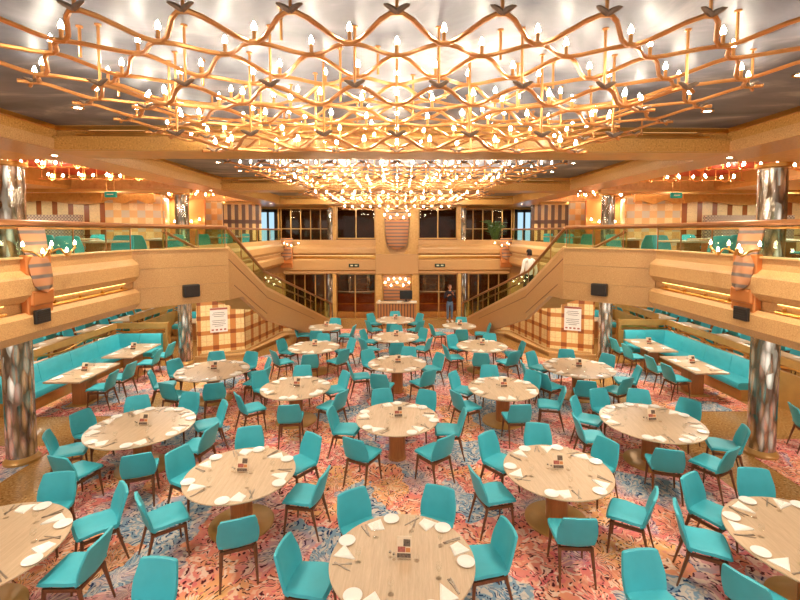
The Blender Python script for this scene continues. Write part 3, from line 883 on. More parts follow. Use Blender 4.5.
for s in (-1, 1):
    a, b = sorted((s * 0.98, s * 2.80))
    glazed('window_%d' % k, a, b, 20.75, 3.80, 5.33, 2, mat=M['upperglass']); k += 1
    a, b = sorted((s * 3.35, s * 6.3))
    glazed('window_%d' % k, a, b, 22.6, 3.25, 5.33, 6, 1); k += 1
    a, b = sorted((s * 3.35, s * 5.3))
    glazed('window_%d' % k, a, b, 21.0, 0.0, 2.2, 4, 0); k += 1
    a, b = sorted((s * 0.98, s * 2.95))
    d = glazed('door_%d' % (1 if s < 0 else 2), a, b, 20.95, 0.0, 2.2, 2, 0, 0.07)
    struct(MB().box2((s * 2.80, 20.5, 0), (s * 2.96, 20.9, 2.2)).build('trim_doorpost', M['wallgold']))
    struct(MB().box2((s * 2.80, 20.6, 3.78), (s * 2.95, 20.85, ZS)).build('trim_windowpost', M['wallgold']))
    # far exit sign
    ex = empty('exit_sign', (s * 1.97, YB - 0.16, 2.52), 0, 'dark green exit sign on the far parapet over the %s doors' % side(s), 'sign', 'exit signs over the far doors')
    MB().box2((-0.24, -0.03, 0), (0.24, 0, 0.16), bevel=0.01).build('sign_box', M['signgreen'], ex)
    for xx in (-0.1, 0.1):
        MB().box2((xx - 0.06, -0.036, 0.05), (xx + 0.06, -0.03, 0.11)).build('lettering', M['signtext'], ex)
# lobby behind
struct(MB().box2((-6.5, 25.8, 0), (6.5, 26, 2.3)).build('wall_lobby', M['lobbywall']))
struct(MB().box2((-15, 25.8, ZG), (15, 26, ZC)).build('wall_upper_back', M['lobbywall']))
struct(MB().box2((-15, 20.9, ZS), (15, 26, ZC)).build('ceiling_back', M['goldwood']))
for s in (-1, 1):
    ct = empty('bar_counter', (s * 2.1, 23.6, 0), 0, 'curved brown lobby counter seen through the %s doors' % side(s), 'counter', 'lobby counters')
    pts = [(0.95 * math.sin(a) * 1.3, -0.55 * math.cos(a)) for a in [R(-80 + 16 * i) for i in range(11)]]
    MB().prism(pts + [(x * 0.8, y * 0.8 + 0.15) for x, y in pts[::-1]], 0.0, 0.95).build('front', M['lobbycounter'], ct)
    MB().prism([(x * 1.06, y * 1.06) for x, y in pts] + [(x * 0.75, y * 0.75 + 0.2) for x, y in pts[::-1]], 0.95, 1.02).build('counter_top', M['steel'], ct)
    MB().box2((-1.2, -0.62, 0.40), (1.2, -0.60, 0.46)).build('foot_rail', M['brass'], ct)
    for x in (-0.55, 0.5):
        lp = MB().lathe([(0.10, 0), (0.10, 2.2)], (s * 2.1 + x, 25.0, 0), 14).build('lobby_column', M['mirror'], None, True)
        tag(lp, 'slim mirrored pillar in the lobby behind the %s doors, %s of the two' % (side(s), 'left' if x < 0 else 'right'), 'column', 'slim lobby pillars')

# ------------------------------------------------------------------ chandeliers
DX, DY = 0.65, 0.335
def tier_nodes(y0, rows, half, z0, off, dy=DY, dz=0.05):
    nodes = {}
    for j in range(rows):
        sh = (0.5 if j % 2 else 0.0) + off
        for i in range(-8, 9):
            x = (i + sh) * DX
            if abs(x) <= half + 1e-3:
                nodes[(i, j)] = Vector((x, y0 + j * dy, z0 - (dz if j % 2 else 0)))
    return nodes
def tier_rods(mb, y0, rows, half, z0, off, dy=DY, dz=0.05, r=0.017):
    ext = 0.10
    for j in range(rows - 1):
        pts = []
        # zig-zag rod between row j and j + 1, starting on a node of row j
        x = -half - ext
        while x <= half + ext + 1e-6:
            ph = (x / DX - off - (0.5 if j % 2 else 0.0))
            c = 0.5 + 0.5 * math.cos(2 * PI * ph)          # 1 on a node of row j, 0 on row j + 1
            y = y0 + (j + 1 - c) * dy
            za = z0 - (dz if j % 2 else 0); zb = z0 - (0 if j % 2 else dz)
            pts.append((x, y, za * c + zb * (1 - c)))
            x += DX / 10
        mb.tube(pts, r, 6)
def chandelier(loc, label):
    t = empty('candle_chandelier', loc, 0, label, 'chandelier', None)
    tiers = [(0.0, 12, 3.25, -0.235, 0.0, DY), (0.72, 9, 2.275, -0.45, 0.5, 0.325), (1.24, 3, 1.95, -0.715, 0.0, 0.42)]
    cand = []
    for (y0, rows, half, z0, off, dy) in tiers:
        mb = MB(); tier_rods(mb, y0, rows, half, z0, off, dy)
        mb.build('lattice', M['gold'], t, True)
        nd = tier_nodes(y0, rows, half, z0, off, dy)
        lf = MB(); rods = []
        for (i, j), p in nd.items():
            if j == 0 or (j == rows - 1 and z0 < -0.6) or (abs(p.x) > half - 0.1 and j % 2 == 0):
                for sg in (-1, 1):
                    lf.tube([p + Vector((0, -0.005, 0.0)), p + Vector((sg * 0.028, -0.02, 0.012)), p + Vector((sg * 0.06, -0.028, 0.026)), p + Vector((sg * 0.08, -0.03, 0.032))], [0.018, 0.019, 0.015, 0.005], 6)
            if j > 0 and not (j > 5 and (i + j) % 2 and z0 > -0.5):
                cand.append(p)
            if j == 0 or (i + 2 * j) % 5 == 0:
                q = p + Vector((0, 0.0, 0.0)) if j == 0 else p + Vector((DX * 0.25, DY * 0.25, 0))
                rods.append(q)
        lf.build('node_leaves', M['leaf'], t, True)
        hr0 = MB().tube([(0, 0, z0), (0, 0, 0.0)], 0.011, 6).lathe([(0.011, -0.012), (0.025, -0.01), (0.025, 0.0), (0, 0)], (0, 0, 0), 8).build('hanging_rod', M['gold'], t, True)
        for n_, q in enumerate(rods):
            o = hr0
            if n_: o = hr0.copy(); COL.objects.link(o); o.parent = t
            o.location = (q.x, q.y, 0)
    cand.sort(key=lambda p: p.y + abs(p.x) * 0.2)
    sm = MB().lathe([(0.0, -0.01), (0.013, -0.01), (0.013, 0.0), (0.017, 0.012), (0.0135, 0.02), (0.0135, 0.080), (0, 0.080)], (0, 0, 0), 8)
    sleeve = sm.build('candle_sleeve', M['gold'], t, True)
    bulb = bulb_mb((0, 0, 0.078), 0.019, 0.066, 7).build('bulb', M['bulb'], sleeve, True)
    sleeve.location = cand[0]
    for p in cand[1:96]:
        c = copy_tree(sleeve, t); c.location = p
    rest = MB(); rs = MB()
    for p in cand[96:]:
        rs.lathe([(0.0135, 0.0), (0.0135, 0.080)], p, 6)
        r = 0.019; h = 0.066
        rest.lathe([(0, 0), (r * 0.75, h * 0.04), (r, h * 0.30), (r * 0.72, h * 0.62), (0, h)], p + Vector((0, 0, 0.078)), 7)
    o = rs.build('candle_sleeve', M['gold'], t, True); o['kind'] = 'stuff'
    o2 = rest.build('bulb', M['bulb'], o, True)
    o2['kind'] = 'stuff'
    return t
ch1 = chandelier((0, 2.82, ZC), 'three-tier gilded lattice chandelier of candle bulbs nearest the camera')
ch2 = copy_tree(ch1); ch2.location = (0, 8.75, ZC); ch2['label'] = 'lattice candle chandelier in the middle coffer behind the first beam'
ch3 = copy_tree(ch1); ch3.location = (0, 14.75, ZC); ch3['label'] = 'lattice candle chandelier in the far coffer before the back wall'

# recessed downlights
dl = empty('downlight', (0, 0, 0), 0, 'small round recessed downlight in the cloud ceiling beside a chandelier', 'downlight', 'recessed ceiling downlights')
MB().lathe([(0.075, -0.004), (0.075, -0.012), (0.05, -0.012), (0.045, -0.002)], (0, 0, 0), 16).build('trim_ring', M['brass'], dl, True)
MB().lathe([(0.0, -0.006), (0.045, -0.006), (0.045, -0.002)], (0, 0, 0), 12).build('lamp', M['downlight'], dl)
spots = []
for s in (-1, 1):
    for y in (3.1, 4.5, 5.85, 8.9, 10.3, 11.7, 14.8, 16.2, 17.6):
        spots.append((s * 4.05, y, ZC, 0))
    for y in (2.5, 7.3, 13.3, 19.5):
        spots.append((s * 5.45, y, ZS, 1))
    for y in (13.3, 18.3):
        for x in (7.0, 8.6):
            spots.append((s * x, y, ZS, 2))
ORDW = ['first', 'second', 'third', 'fourth', 'fifth', 'sixth', 'seventh', 'eighth', 'ninth', 'tenth']
ORD_N = {}
lab = ['round downlight in the cloud ceiling %s of the chandeliers, %s from the camera', 'round downlight under the %s side beam, %s from the camera', 'round downlight in the %s side gallery ceiling, %s of four']
grp = ['downlights in the cloud ceiling', 'downlights under the side beams', 'downlights in the side galleries']
for k, (x, y, z, c) in enumerate(spots):
    o = dl if k == 0 else copy_tree(dl)
    o.location = (x, y, z); o['group'] = grp[c]
    cnt_key = (c, x < 0); ORD_N[cnt_key] = ORD_N.get(cnt_key, 0) + 1
    o['label'] = lab[c] % ('left' if x < 0 else 'right', ORDW[ORD_N[cnt_key] - 1])
    if c < 2:
        light('downlight_lamp', 'SPOT', (x, y, z - 0.03), 165, size=0.05, spot=120)

# candle clusters below the red side trays
def cluster(loc):
    t = empty('ceiling_candelabra', loc, 0, 'small three-candle brass cluster under the red side ceiling', 'candelabra', 'candle clusters under the red side ceilings')
    MB().tube([(0, 0, 0), (0, 0, -0.32)], 0.012, 6).build('stem', M['brass'], t)
    for k in range(3):
        a = 2 * PI * k / 3 + 0.4
        x, y = 0.17 * math.cos(a), 0.17 * math.sin(a)
        MB().tube(smooth_path([(0, 0, -0.32), (x * .5, y * .5, -0.37), (x, y, -0.32), (x, y, -0.27)], 3), 0.011, 6).build('arm', M['brass'], t, True)
        bulb_mb((x, y, -0.27), 0.026, 0.075).build('bulb', M['traybulb'], t, True)
    return t
cl = None
for s in (-1, 1):
    for y in (9.1, 11.2, 14.3, 15.5, 16.8):
        for x in (6.35, 7.0, 7.6, 8.3):
            if y < 12 and x > 8: x = 8.4
            p = (s * x, y + 0.12 * math.sin(x * 9), ZC + 0.05)
            if cl is None: cl = cluster(p)
            else:
                c = copy_tree(cl); c.location = p
            cc = cl if (s, y, x) == (-1, 9.1, 6.35) else c
            cc['label'] = '%s candle cluster from the opening in the %s row under the %s red ceiling' % (ORDW[sum(1 for q in (6.35, 7.0, 7.6, 8.25) if x >= q) - 1], ORDW[(9.1, 11.2, 14.3, 15.5, 16.8).index(y)], side(s))
            # brass pipes hang between clusters
for s in (-1, 1):
    for y in (9.1, 11.2):
        pp = MB().tube([(s * 6.1, y + .3, ZC - 0.25), (s * 9.0, y + .3, ZC - 0.25)], 0.016, 6)
        for i in range(9):
            x = s * (6.2 + i * 0.34)
            pp.tube([(x, y + .3, ZC - 0.25), (x, y + .3, ZC + 0.05)], 0.012, 6)
        tag(pp.build('hanging_pipe_rack', M['gold']), 'copper pipe rack hung %s under the red %s ceiling' % ('in front' if y < 10 else 'behind', side(s)), 'pipe rack')

# ------------------------------------------------------------------ upper gallery walls
def wavy_cornice(name, x0, x1, y, z0, z1):
    n = 24
    pts = [(x0 + (x1 - x0) * i / n, z0 + 0.06 * math.sin(i / n * 4 * PI)) for i in range(n + 1)]
    poly = pts + [(x1, z1), (x0, z1)]
    mb = MB()
    mb.loft([[(x, y, z) for x, z in poly], [(x, y - 0.12, z) for x, z in poly]])
    return struct(mb.build(name, M['wallgold']))
for s in (-1, 1):
    sd = side(s)
    o_ = lambda a, b: ((s * a[0], a[1]), (s * b[0], b[1])) if s < 0 else ((s * b[0], b[1]), (s * a[0], a[1]))
    wall_panel('wall_squares_' + sd, *o_((14.5, 14.6), (9.35, 14.6)), ZG, ZS, M['squares'], 0.12)
    wavy_cornice('trim_cornice', *(sorted((s * 14.5, s * 9.35))), 14.52, 5.06, ZS)
    bb = wall_panel('bench_back', *o_((12.6, 14.05), (9.75, 14.05)), ZG, 4.66, M['diamond'], 0.16, kind=None)
    tag(bb, 'long grey woven-pattern bench back on the upper %s gallery' % sd, 'bench')
    wall_panel('wall_tile_' + sd, *o_((9.35, 14.6), (7.75, 15.0)), ZG, ZS, M['plaid_tile'], 0.12)
    wavy_cornice('trim_cornice', *(sorted((s * 9.35, s * 7.75))), 14.6, 5.10, ZS)
    wall_panel('wall_niche_' + sd, *o_((8.6, 17.0), (7.2, 17.0)), ZG, ZS, M['copper'], 0.12)
    wall_panel('wall_tile_side_' + sd, *o_((7.75, 15.0), (8.6, 17.0)), ZG, ZS, M['plaid_tile'], 0.12)
    wall_panel('wall_tile_inner_' + sd, *o_((8.05, 18.0), (6.95, 18.0)), ZG, ZS, M['plaid_tile'], 0.12)
    wall_panel('wall_striped_' + sd, *o_((7.6, 19.4), (6.15, 20.4)), ZG, ZS, M['stripewall'], 0.12)
    # lit doorway beyond the striped wall
    dw = empty('doorway', (s * 6.35, 22.2, ZG), 0, 'narrow bluish lit doorway at the far end of the upper %s gallery' % sd, 'doorway')
    MB().box2((-0.48, 0, 0), (-0.34, 0.12, 2.0)).box2((0.30, 0, 0), (0.44, 0.12, 2.0)).box2((-0.06, 0, 0), (0.04, 0.12, 2.0)).box2((-0.48, 0, 1.9), (0.44, 0.12, 2.05)).build('frame', M['black'], dw)
    MB().box2((-0.34, 0.05, 0), (0.30, 0.07, 1.9)).build('lit_opening', M['doorway_glow'], dw)
    struct(MB().box2((s * 5.9, 22.4, ZG), (s * 14.5, 22.6, ZS)).build('wall_back_upper_' + sd, M['wallgold']))
    # candle row added in place of lights reflected in the mirror niche
    nl = empty('wall_sconce', (s * 7.9, 16.85, 4.55), 0, 'candle bulbs standing in for lights reflected in the niche of the upper %s gallery' % sd, 'sconce', 'niche reflection bulbs')
    MB().tube(smooth_path([(-0.6, -0.1, 0), (-0.3, -0.14, -0.08), (0, -0.14, 0.0), (0.3, -0.14, -0.08), (0.6, -0.1, 0)], 4), 0.014, 6).build('arm', M['brass'], nl, True)
    for x, z in ((-.6, 0), (-.3, -.08), (0, 0), (.3, -.08), (.6, 0)):
        bulb_mb((x, -0.13, z + 0.01), 0.035, 0.1).build('bulb', M['smallbulb'], nl, True)
    # turquoise hanging sign
    sg = empty('hanging_sign', (s * 6.25, 9.95, 4.88), 0, 'small turquoise sign hanging from the %s side ceiling' % sd, 'sign', 'turquoise hanging signs')
    MB().box((0, 0, 0.07), (0.26, 0.06, 0.13), bevel=0.02).build('sign_box', M['cyan'], sg)
    MB().tube([(-0.08, 0, 0.14), (-0.08, 0, ZC + .05 - 4.88)], 0.006, 6).tube([(0.08, 0, 0.14), (0.08, 0, ZC + .05 - 4.88)], 0.006, 6).build('hanger', M['brass'], sg)
    MB().box((0, -0.032, 0.07), (0.14, 0.004, 0.02)).build('lettering', M['signtext'], sg)

# ------------------------------------------------------------------ chair
def chair_proto():
    t = empty('dining_chair', (0, 0, 0))
    # seat: grid along y (front -> rear), across x
    rows = []
    prof = [(0.245, 0.447, 0.215), (0.235, 0.462, 0.228), (0.18, 0.466, 0.236), (0.08, 0.460, 0.238), (-0.04, 0.452, 0.232), (-0.14, 0.452, 0.222), (-0.19, 0.462, 0.212)]
    for (y, z, hw) in prof:
        rows.append([(hw * u, y - 0.012 * abs(u) ** 3 * (1 if y > 0.2 else 0), z + 0.022 * u * u * (0.4 if y > 0.15 else 1)) for u in (-1, -0.9, -0.55, 0, 0.55, 0.9, 1)])
    MB().slab([r[::-1] for r in rows], 0.045).build('seat', M['teal'], t, True)
    # backrest: grows from the rear of the seat, widest low down, narrower at the top
    rows = []
    prof = [(-0.165, 0.440, 0.205, .03), (-0.205, 0.462, 0.215, .04), (-0.228, 0.51, 0.228, .05), (-0.245, 0.58, 0.236, .05), (-0.264, 0.66, 0.234, .045), (-0.285, 0.74, 0.218, .035), (-0.303, 0.81, 0.202, .025), (-0.310, 0.845, 0.194, .02), (-0.312, 0.856, 0.178, .018)]
    for (y, z, hw, cv) in prof:
        rows.append([(hw * u, y + cv * u * u, z - 0.006 * (abs(u) ** 4) * (1 if z > 0.84 else 0)) for u in (-1, -0.93, -0.6, 0, 0.6, 0.93, 1)])
    MB().slab([r[::-1] for r in rows], 0.034).build('backrest', M['teal'], t, True)
    # seat frame
    mb = MB()
    ring = [(-0.19, -0.17), (0.19, -0.17), (0.205, 0.215), (-0.205, 0.215)]
    ins = [(-0.165, -0.145), (0.165, -0.145), (0.18, 0.19), (-0.18, 0.19)]
    for k in range(4):
        mb.prism([ring[k], ring[(k + 1) % 4], ins[(k + 1) % 4], ins[k]], 0.385, 0.425)
    mb.build('seat_frame', M['walnut'], t)
    for sx, sy, bx, by in ((-1, 0.20, 0.215, 0.235), (1, 0.20, 0.215, 0.235), (-1, -0.16, 0.205, -0.265), (1, -0.16, 0.205, -0.265)):
        MB().tube([(sx * 0.185, sy, 0.425), (sx * 0.188, sy + (0.005 if sy > 0 else -0.01), 0.36), (sx * bx, by, 0.0)], [0.026, 0.024, 0.0125], 6, flat=0.85).build('leg', M['walnut'], t, True)
    return t
CH = chair_proto()
ch_used = [False]
def place_chair(x, y, rz, label, group, z=0.008):
    o = CH if not ch_used[0] else copy_tree(CH)
    ch_used[0] = True
    o.location = (x, y, z); o.rotation_euler = (0, 0, rz)
    tag(o, label, 'chair', group)
    return o

# ------------------------------------------------------------------ tableware prototypes
pm = MB().lathe([(0, 0.004), (0.040, 0.002), (0.048, 0.0), (0.052, 0.003), (0.078, 0.010), (0.084, 0.015), (0.081, 0.017), (0.056, 0.010), (0.045, 0.008), (0, 0.008)], (0, 0, 0), 22)
bmesh.ops.scale(pm.bm, vec=(1.1, 1.1, 1), verts=pm.bm.verts[:])
PLATE = pm.build('side_plate', M['white'], None, True)
nb = MB()
nb.loft([[(-0.085, -0.075, 0.001), (0.085, -0.06, 0.001), (0.0, 0.13, 0.001)], [(-0.082, -0.072, 0.012), (0.082, -0.058, 0.010), (0.0, 0.125, 0.014)], [(-0.05, -0.045, 0.024), (0.055, -0.04, 0.018), (0.0, 0.09, 0.028)]])
bmesh.ops.scale(nb.bm, vec=(1.15, 1.15, 1), verts=nb.bm.verts[:])
NAP = nb.build('napkin', M['linen'])
nb2 = MB()
nb2.loft([[(-0.10, -0.06, 0.001), (0.06, -0.09, 0.001), (0.09, 0.01, 0.001), (-0.02, 0.10, 0.001)], [(-0.095, -0.056, 0.010), (0.058, -0.085, 0.012), (0.086, 0.01, 0.010), (-0.02, 0.095, 0.014)], [(-0.05, -0.03, 0.022), (0.035, -0.05, 0.026), (0.05, 0.005, 0.018), (-0.01, 0.06, 0.026)]])
bmesh.ops.scale(nb2.bm, vec=(1.1, 1.1, 1), verts=nb2.bm.verts[:])
NAP2 = nb2.build('napkin', M['linen'])
km = MB()
km.prism([(-0.008, -0.10), (0.008, -0.10), (0.007, 0.0), (-0.006, 0.0)], 0.001, 0.009)
km.prism([(-0.006, 0.0), (0.008, 0.0), (0.010, 0.06), (0.002, 0.115), (-0.005, 0.10)], 0.002, 0.006)
KNIFE = km.build('table_knife', M['steel'])
fm = MB()
fm.prism([(-0.007, -0.10), (0.007, -0.10), (0.004, 0.03), (-0.004, 0.03)], 0.001, 0.007)
fm.prism([(-0.004, 0.03), (0.004, 0.03), (0.012, 0.05), (0.012, 0.065), (-0.012, 0.065), (-0.012, 0.05)], 0.003, 0.008)
for k in range(4):
    x = -0.0105 + k * 0.007
    fm.prism([(x - 0.0018, 0.065), (x + 0.0018, 0.065), (x + 0.0012, 0.10), (x - 0.0012, 0.10)], 0.004, 0.008)
FORK = fm.build('table_fork', M['steel'])
gm = MB().lathe([(0, 0.0), (0.030, 0.0), (0.031, 0.003), (0.006, 0.008), (0.0045, 0.06), (0.012, 0.07), (0.032, 0.095), (0.034, 0.125), (0.029, 0.155), (0.0275, 0.155), (0.031, 0.125), (0.029, 0.098), (0.010, 0.074), (0, 0.072)], (0, 0, 0), 14)
GLASS = gm.build('wine_glass', M['tableglass'], None, True)
proto_used = set()
def place(proto, x, y, z, rz, label, cat, group):
    if proto.name in proto_used:
        o = proto.copy(); COL.objects.link(o)
    else:
        proto_used.add(proto.name); o = proto
    o.location = (x, y, z); o.rotation_euler = (0, 0, rz)
    tag(o, label, cat, group)
    return o
# centre pieces
def card_proto():
    t = empty('menu_stand', (0, 0, 0))
    MB().box((0, 0, 0.004), (0.11, 0.07, 0.008), bevel=0.002).build('base', M['tableglass'], t)
    rot = Matrix.Rotation(R(-18), 3, 'X')
    MB().box((0, 0.0, 0.085), (0.115, 0.006, 0.155), rot).build('card', M['cream_card'], t)
    off = Vector((0, -0.0042, 0))
    for nm, (x, z, w, h), m in (('photo', (0.022, 0.032, 0.055, 0.05), 'dark_card'), ('red_panel', (-0.02, -0.015, 0.06, 0.038), 'red_card'), ('photo', (0.032, -0.018, 0.036, 0.03), 'copper'), ('caption_strip', (0, -0.058, 0.108, 0.03), 'dark_card')):
        c = rot @ Vector((x, -0.0045, z)) + Vector((0, 0, 0.085))
        MB().box(c, (w, 0.003, h), rot).build(nm, M[m], t)
    for ch in t.children: ch.scale = (1.3, 1.3, 1.3); ch.location = (ch.location[0] * 1.3, ch.location[1] * 1.3, ch.location[2] * 1.3)
    return t
CARD = card_proto()
sh = empty('salt_shaker', (0, 0, 0))
MB().lathe([(0, 0), (0.019, 0), (0.020, 0.01), (0.015, 0.05), (0.013, 0.055), (0, 0.055)], (0, 0, 0), 10).build('jar', M['tableglass'], sh, True)
MB().lathe([(0, 0), (0.0145, 0.0), (0.014, 0.014), (0.006, 0.02), (0, 0.02)], (0, 0, 0.054), 10).build('cap', M['steel'], sh, True)
vl = MB().lathe([(0, 0), (0.028, 0), (0.032, 0.01), (0.036, 0.05), (0.034, 0.05), (0.030, 0.012), (0, 0.008)], (0, 0, 0), 12).build('votive_glass', M['tableglass'], None, True)
empty_used = set()
def place_tree(proto, x, y, z, rz, label, cat, group):
    if proto.name in empty_used:
        o = copy_tree(proto)
    else:
        empty_used.add(proto.name); o = proto
    o.location = (x, y, z); o.rotation_euler = (0, 0, rz)
    tag(o, label, cat, group)
    return o

CLK = ['twelve', 'one', 'two', 'three', 'four', 'five', 'six', 'seven', 'eight', 'nine', 'ten', 'eleven']
def clock(angs):
    """a clock-face word for each angle (90 deg = away from the camera = twelve), all different"""
    res = {}
    used = set()
    for a in angs:
        h = round(((90 - a) % 360) / 30) % 12
        for d in (0, 1, -1, 2, -2, 3, -3, 4, -4, 5, -5, 6):
            if (h + d) % 12 not in used:
                h = (h + d) % 12; break
        used.add(h); res[a] = CLK[h]
    return res

def setting(cx, cy, r, a, word, tname, gl=True):
    """plate on the diner's left, napkin before them, knife and fork to the right, glass beyond"""
    a = R(a)
    ra, ta = Vector((math.cos(a), math.sin(a))), Vector((-math.sin(a), math.cos(a)))   # ta = to the diner's right when facing the middle
    def at(rad, tan):
        v = Vector((cx, cy)) + ra * (rad + rnd.uniform(-.012, .012)) + ta * (tan + rnd.uniform(-.012, .012))
        return v.x, v.y
    up = a + PI / 2
    rd = r - 0.115
    zt = 0.75
    wh = 'at %s o\'clock on the %s' % (word, tname)
    place(PLATE, *at(rd, -0.188), zt, rnd.uniform(0, 6), 'white side plate ' + wh, 'plate', 'side plates on the round tables')
    place(NAP if rnd.random() < .65 else NAP2, *at(rd - 0.03, -0.0), zt, up + rnd.uniform(-.9, .9), 'folded white napkin ' + wh, 'napkin', 'napkins on the round tables')
    place(FORK, *at(rd - 0.04, 0.132), zt, up + rnd.uniform(-.3, .5), 'steel fork ' + wh, 'fork', 'forks on the round tables')
    place(KNIFE, *at(rd - 0.04, 0.162), zt, up + rnd.uniform(-.5, .3), 'steel knife ' + wh, 'knife', 'knives on the round tables')
    if gl:
        place(GLASS, *at(rd - 0.20, 0.10), zt, 0, 'wine glass ' + wh, 'glass', 'wine glasses on the round tables')

def round_table(cx, cy, r, tname, disc):
    t = empty('round_table', (cx, cy, 0.008), rnd.uniform(-.15, .15), 'light oak %s with %s' % (tname, 'broad base disc' if disc else 'amber wood column'), 'table', 'round dining tables')
    MB().lathe([(0, 0.712), (r - 0.03, 0.712), (r - 0.008, 0.722), (r, 0.727), (r, 0.737), (r - 0.004, 0.742), (0, 0.742)], (0, 0, 0), 56).build('tabletop', M['oak'], t, True)
    MB().lathe([(0.15, 0.02), (0.15, 0.70), (0.26, 0.71), (0.26, 0.713), (0, 0.713)], (0, 0, 0), 28).build('pedestal', M['ped'], t, True)
    if disc:
        MB().lathe([(0, 0), (0.44, 0.0), (0.44, 0.018), (0.43, 0.026), (0.16, 0.035), (0, 0.035)], (0, 0, 0), 40).build('base_disc', M['goldwood'], t, True)
    else:
        MB().lathe([(0, 0), (0.17, 0.0), (0.17, 0.02), (0.15, 0.03), (0, 0.03)], (0, 0, 0), 28).build('base_disc', M['ped'], t, True)
    return t

TABLES = [
 ('nearest round table of the centre row', 0.05, 4.44, .75, 0, [120, 66, 18, 176], [172, 118, 62, 12, -50, -118]),
 ('second round table of the centre row', 0.0, 7.98, .75, 0, [106, 60, 3, 173, -125, -52], None),
 ('third round table of the centre row', 0.0, 11.36, .75, 0, [133, 75, 23, -166, -110, -50], None),
 ('fourth round table of the centre row', -0.05, 14.27, .75, 0, [152, 90, -146, 40, -30, -88], None),
 ('farthest round table of the centre row', -0.08, 17.05, .75, 0, [143, -145, 89, 37, -38, -93], None),
 ('nearest full round table left of centre', -2.20, 6.15, .75, 1, [102, 48, -8, -73, -143, 158], None),
 ('second full round table left of centre', -2.21, 9.62, .75, 1, [95, 37, -27, -83, -148, 144], None),
 ('third full round table left of centre', -2.45, 13.05, .75, 1, [86, 154, -140, -86, 28, -36], None),
 ('smallest round table by the left stair', -2.54, 15.8, .60, 1, [-173, -99, -15, 79], None),
 ('nearest full round table right of centre', 2.28, 6.15, .75, 1, [86, 34, -40, -100, -171, 132], None),
 ('second full round table right of centre', 2.30, 9.50, .75, 1, [93, 142, -156, -88, -18, 42], None),
 ('third full round table right of centre', 2.52, 13.10, .75, 1, [129, -160, -102, 0, -55, 67], None),
 ('smallest round table by the right stair', 2.25, 15.95, .60, 1, [-168, -95, -12, 79], None),
 ('large round table beside the left column', -4.46, 7.72, .86, 1, [124, 80, 164, -160, -112, -62, -12, 36], None),
 ('large round table by the left plaid wall', -4.52, 10.88, .86, 1, [108, 156, -162, -112, -66, 66, 26, -8], [108, 156, -162, -112, -66, 66, 24, -18]),
 ('large round table beside the right column', 4.55, 7.74, .86, 1, [70, 31, -22, -68, -110, -178, 140, 105], None),
 ('large round table by the right plaid wall', 4.53, 10.92, .86, 1, [82, 36, -14, -60, -105, -147, 130, 173], None),
 ('cut-off round table at lower left', -4.52, 4.66, .86, 1, [92, 46, 2], [92, 46, 2, -42, 136, -140]),
 ('cut-off round table at lower right', 4.58, 4.60, .86, 1, [74, 118, 158, -156], [74, 118, 158, -156, 32]),
]
first_votive = True
for (tn, cx, cy, r, disc, chairs, sets) in TABLES:
    round_table(cx, cy, r, tn, disc)
    ck = clock(chairs)
    for a in chairs:
        d = r + 0.215 + rnd.uniform(-0.02, 0.06)
        x, y = cx + d * math.cos(R(a)), cy + d * math.sin(R(a))
        place_chair(x, y, R(a) + PI / 2 + R(rnd.uniform(-7, 7)), 'teal chair at %s o\'clock on the %s' % (ck[a], tn), 'chairs around the round tables')
    sl = sets or chairs
    ck = clock(sl)
    for a in sl:
        setting(cx, cy, r, a, ck[a], tn, cy < 12)
    place_tree(CARD, cx + 0.02, cy + 0.03, 0.75, rnd.uniform(-.12, .12), 'menu stand on the ' + tn, 'menu stand', 'menu stands on the tables')
    for k, dx in enumerate((-0.085, -0.125)):
        place_tree(sh, cx + dx, cy + 0.0 + 0.03 * k, 0.75, 0, '%s shaker by the card on the %s' % ('salt' if k == 0 else 'pepper', tn), 'shaker', 'shakers on the tables')
    place(vl, cx + 0.15, cy - 0.02, 0.75, 0, 'small clear votive glass on the ' + tn, 'votive', 'votive glasses on the tables')
place_chair(-2.42, 4.08, R(180 - 6), 'teal chair cut off at the bottom edge left of the nearest table', 'chairs at tables outside the picture')
place_chair(2.52, 4.10, R(180 + 5), 'teal chair cut off at the bottom edge right of the nearest table', 'chairs at tables outside the picture')
place_chair(7.75, 8.05, R(-110), 'teal chair on the outer carpet beside the right mirrored column', 'chairs at tables outside the picture')
place_chair(-7.72, 7.9, R(115), 'teal chair on the outer carpet beside the left mirrored column', 'chairs at tables outside the picture')

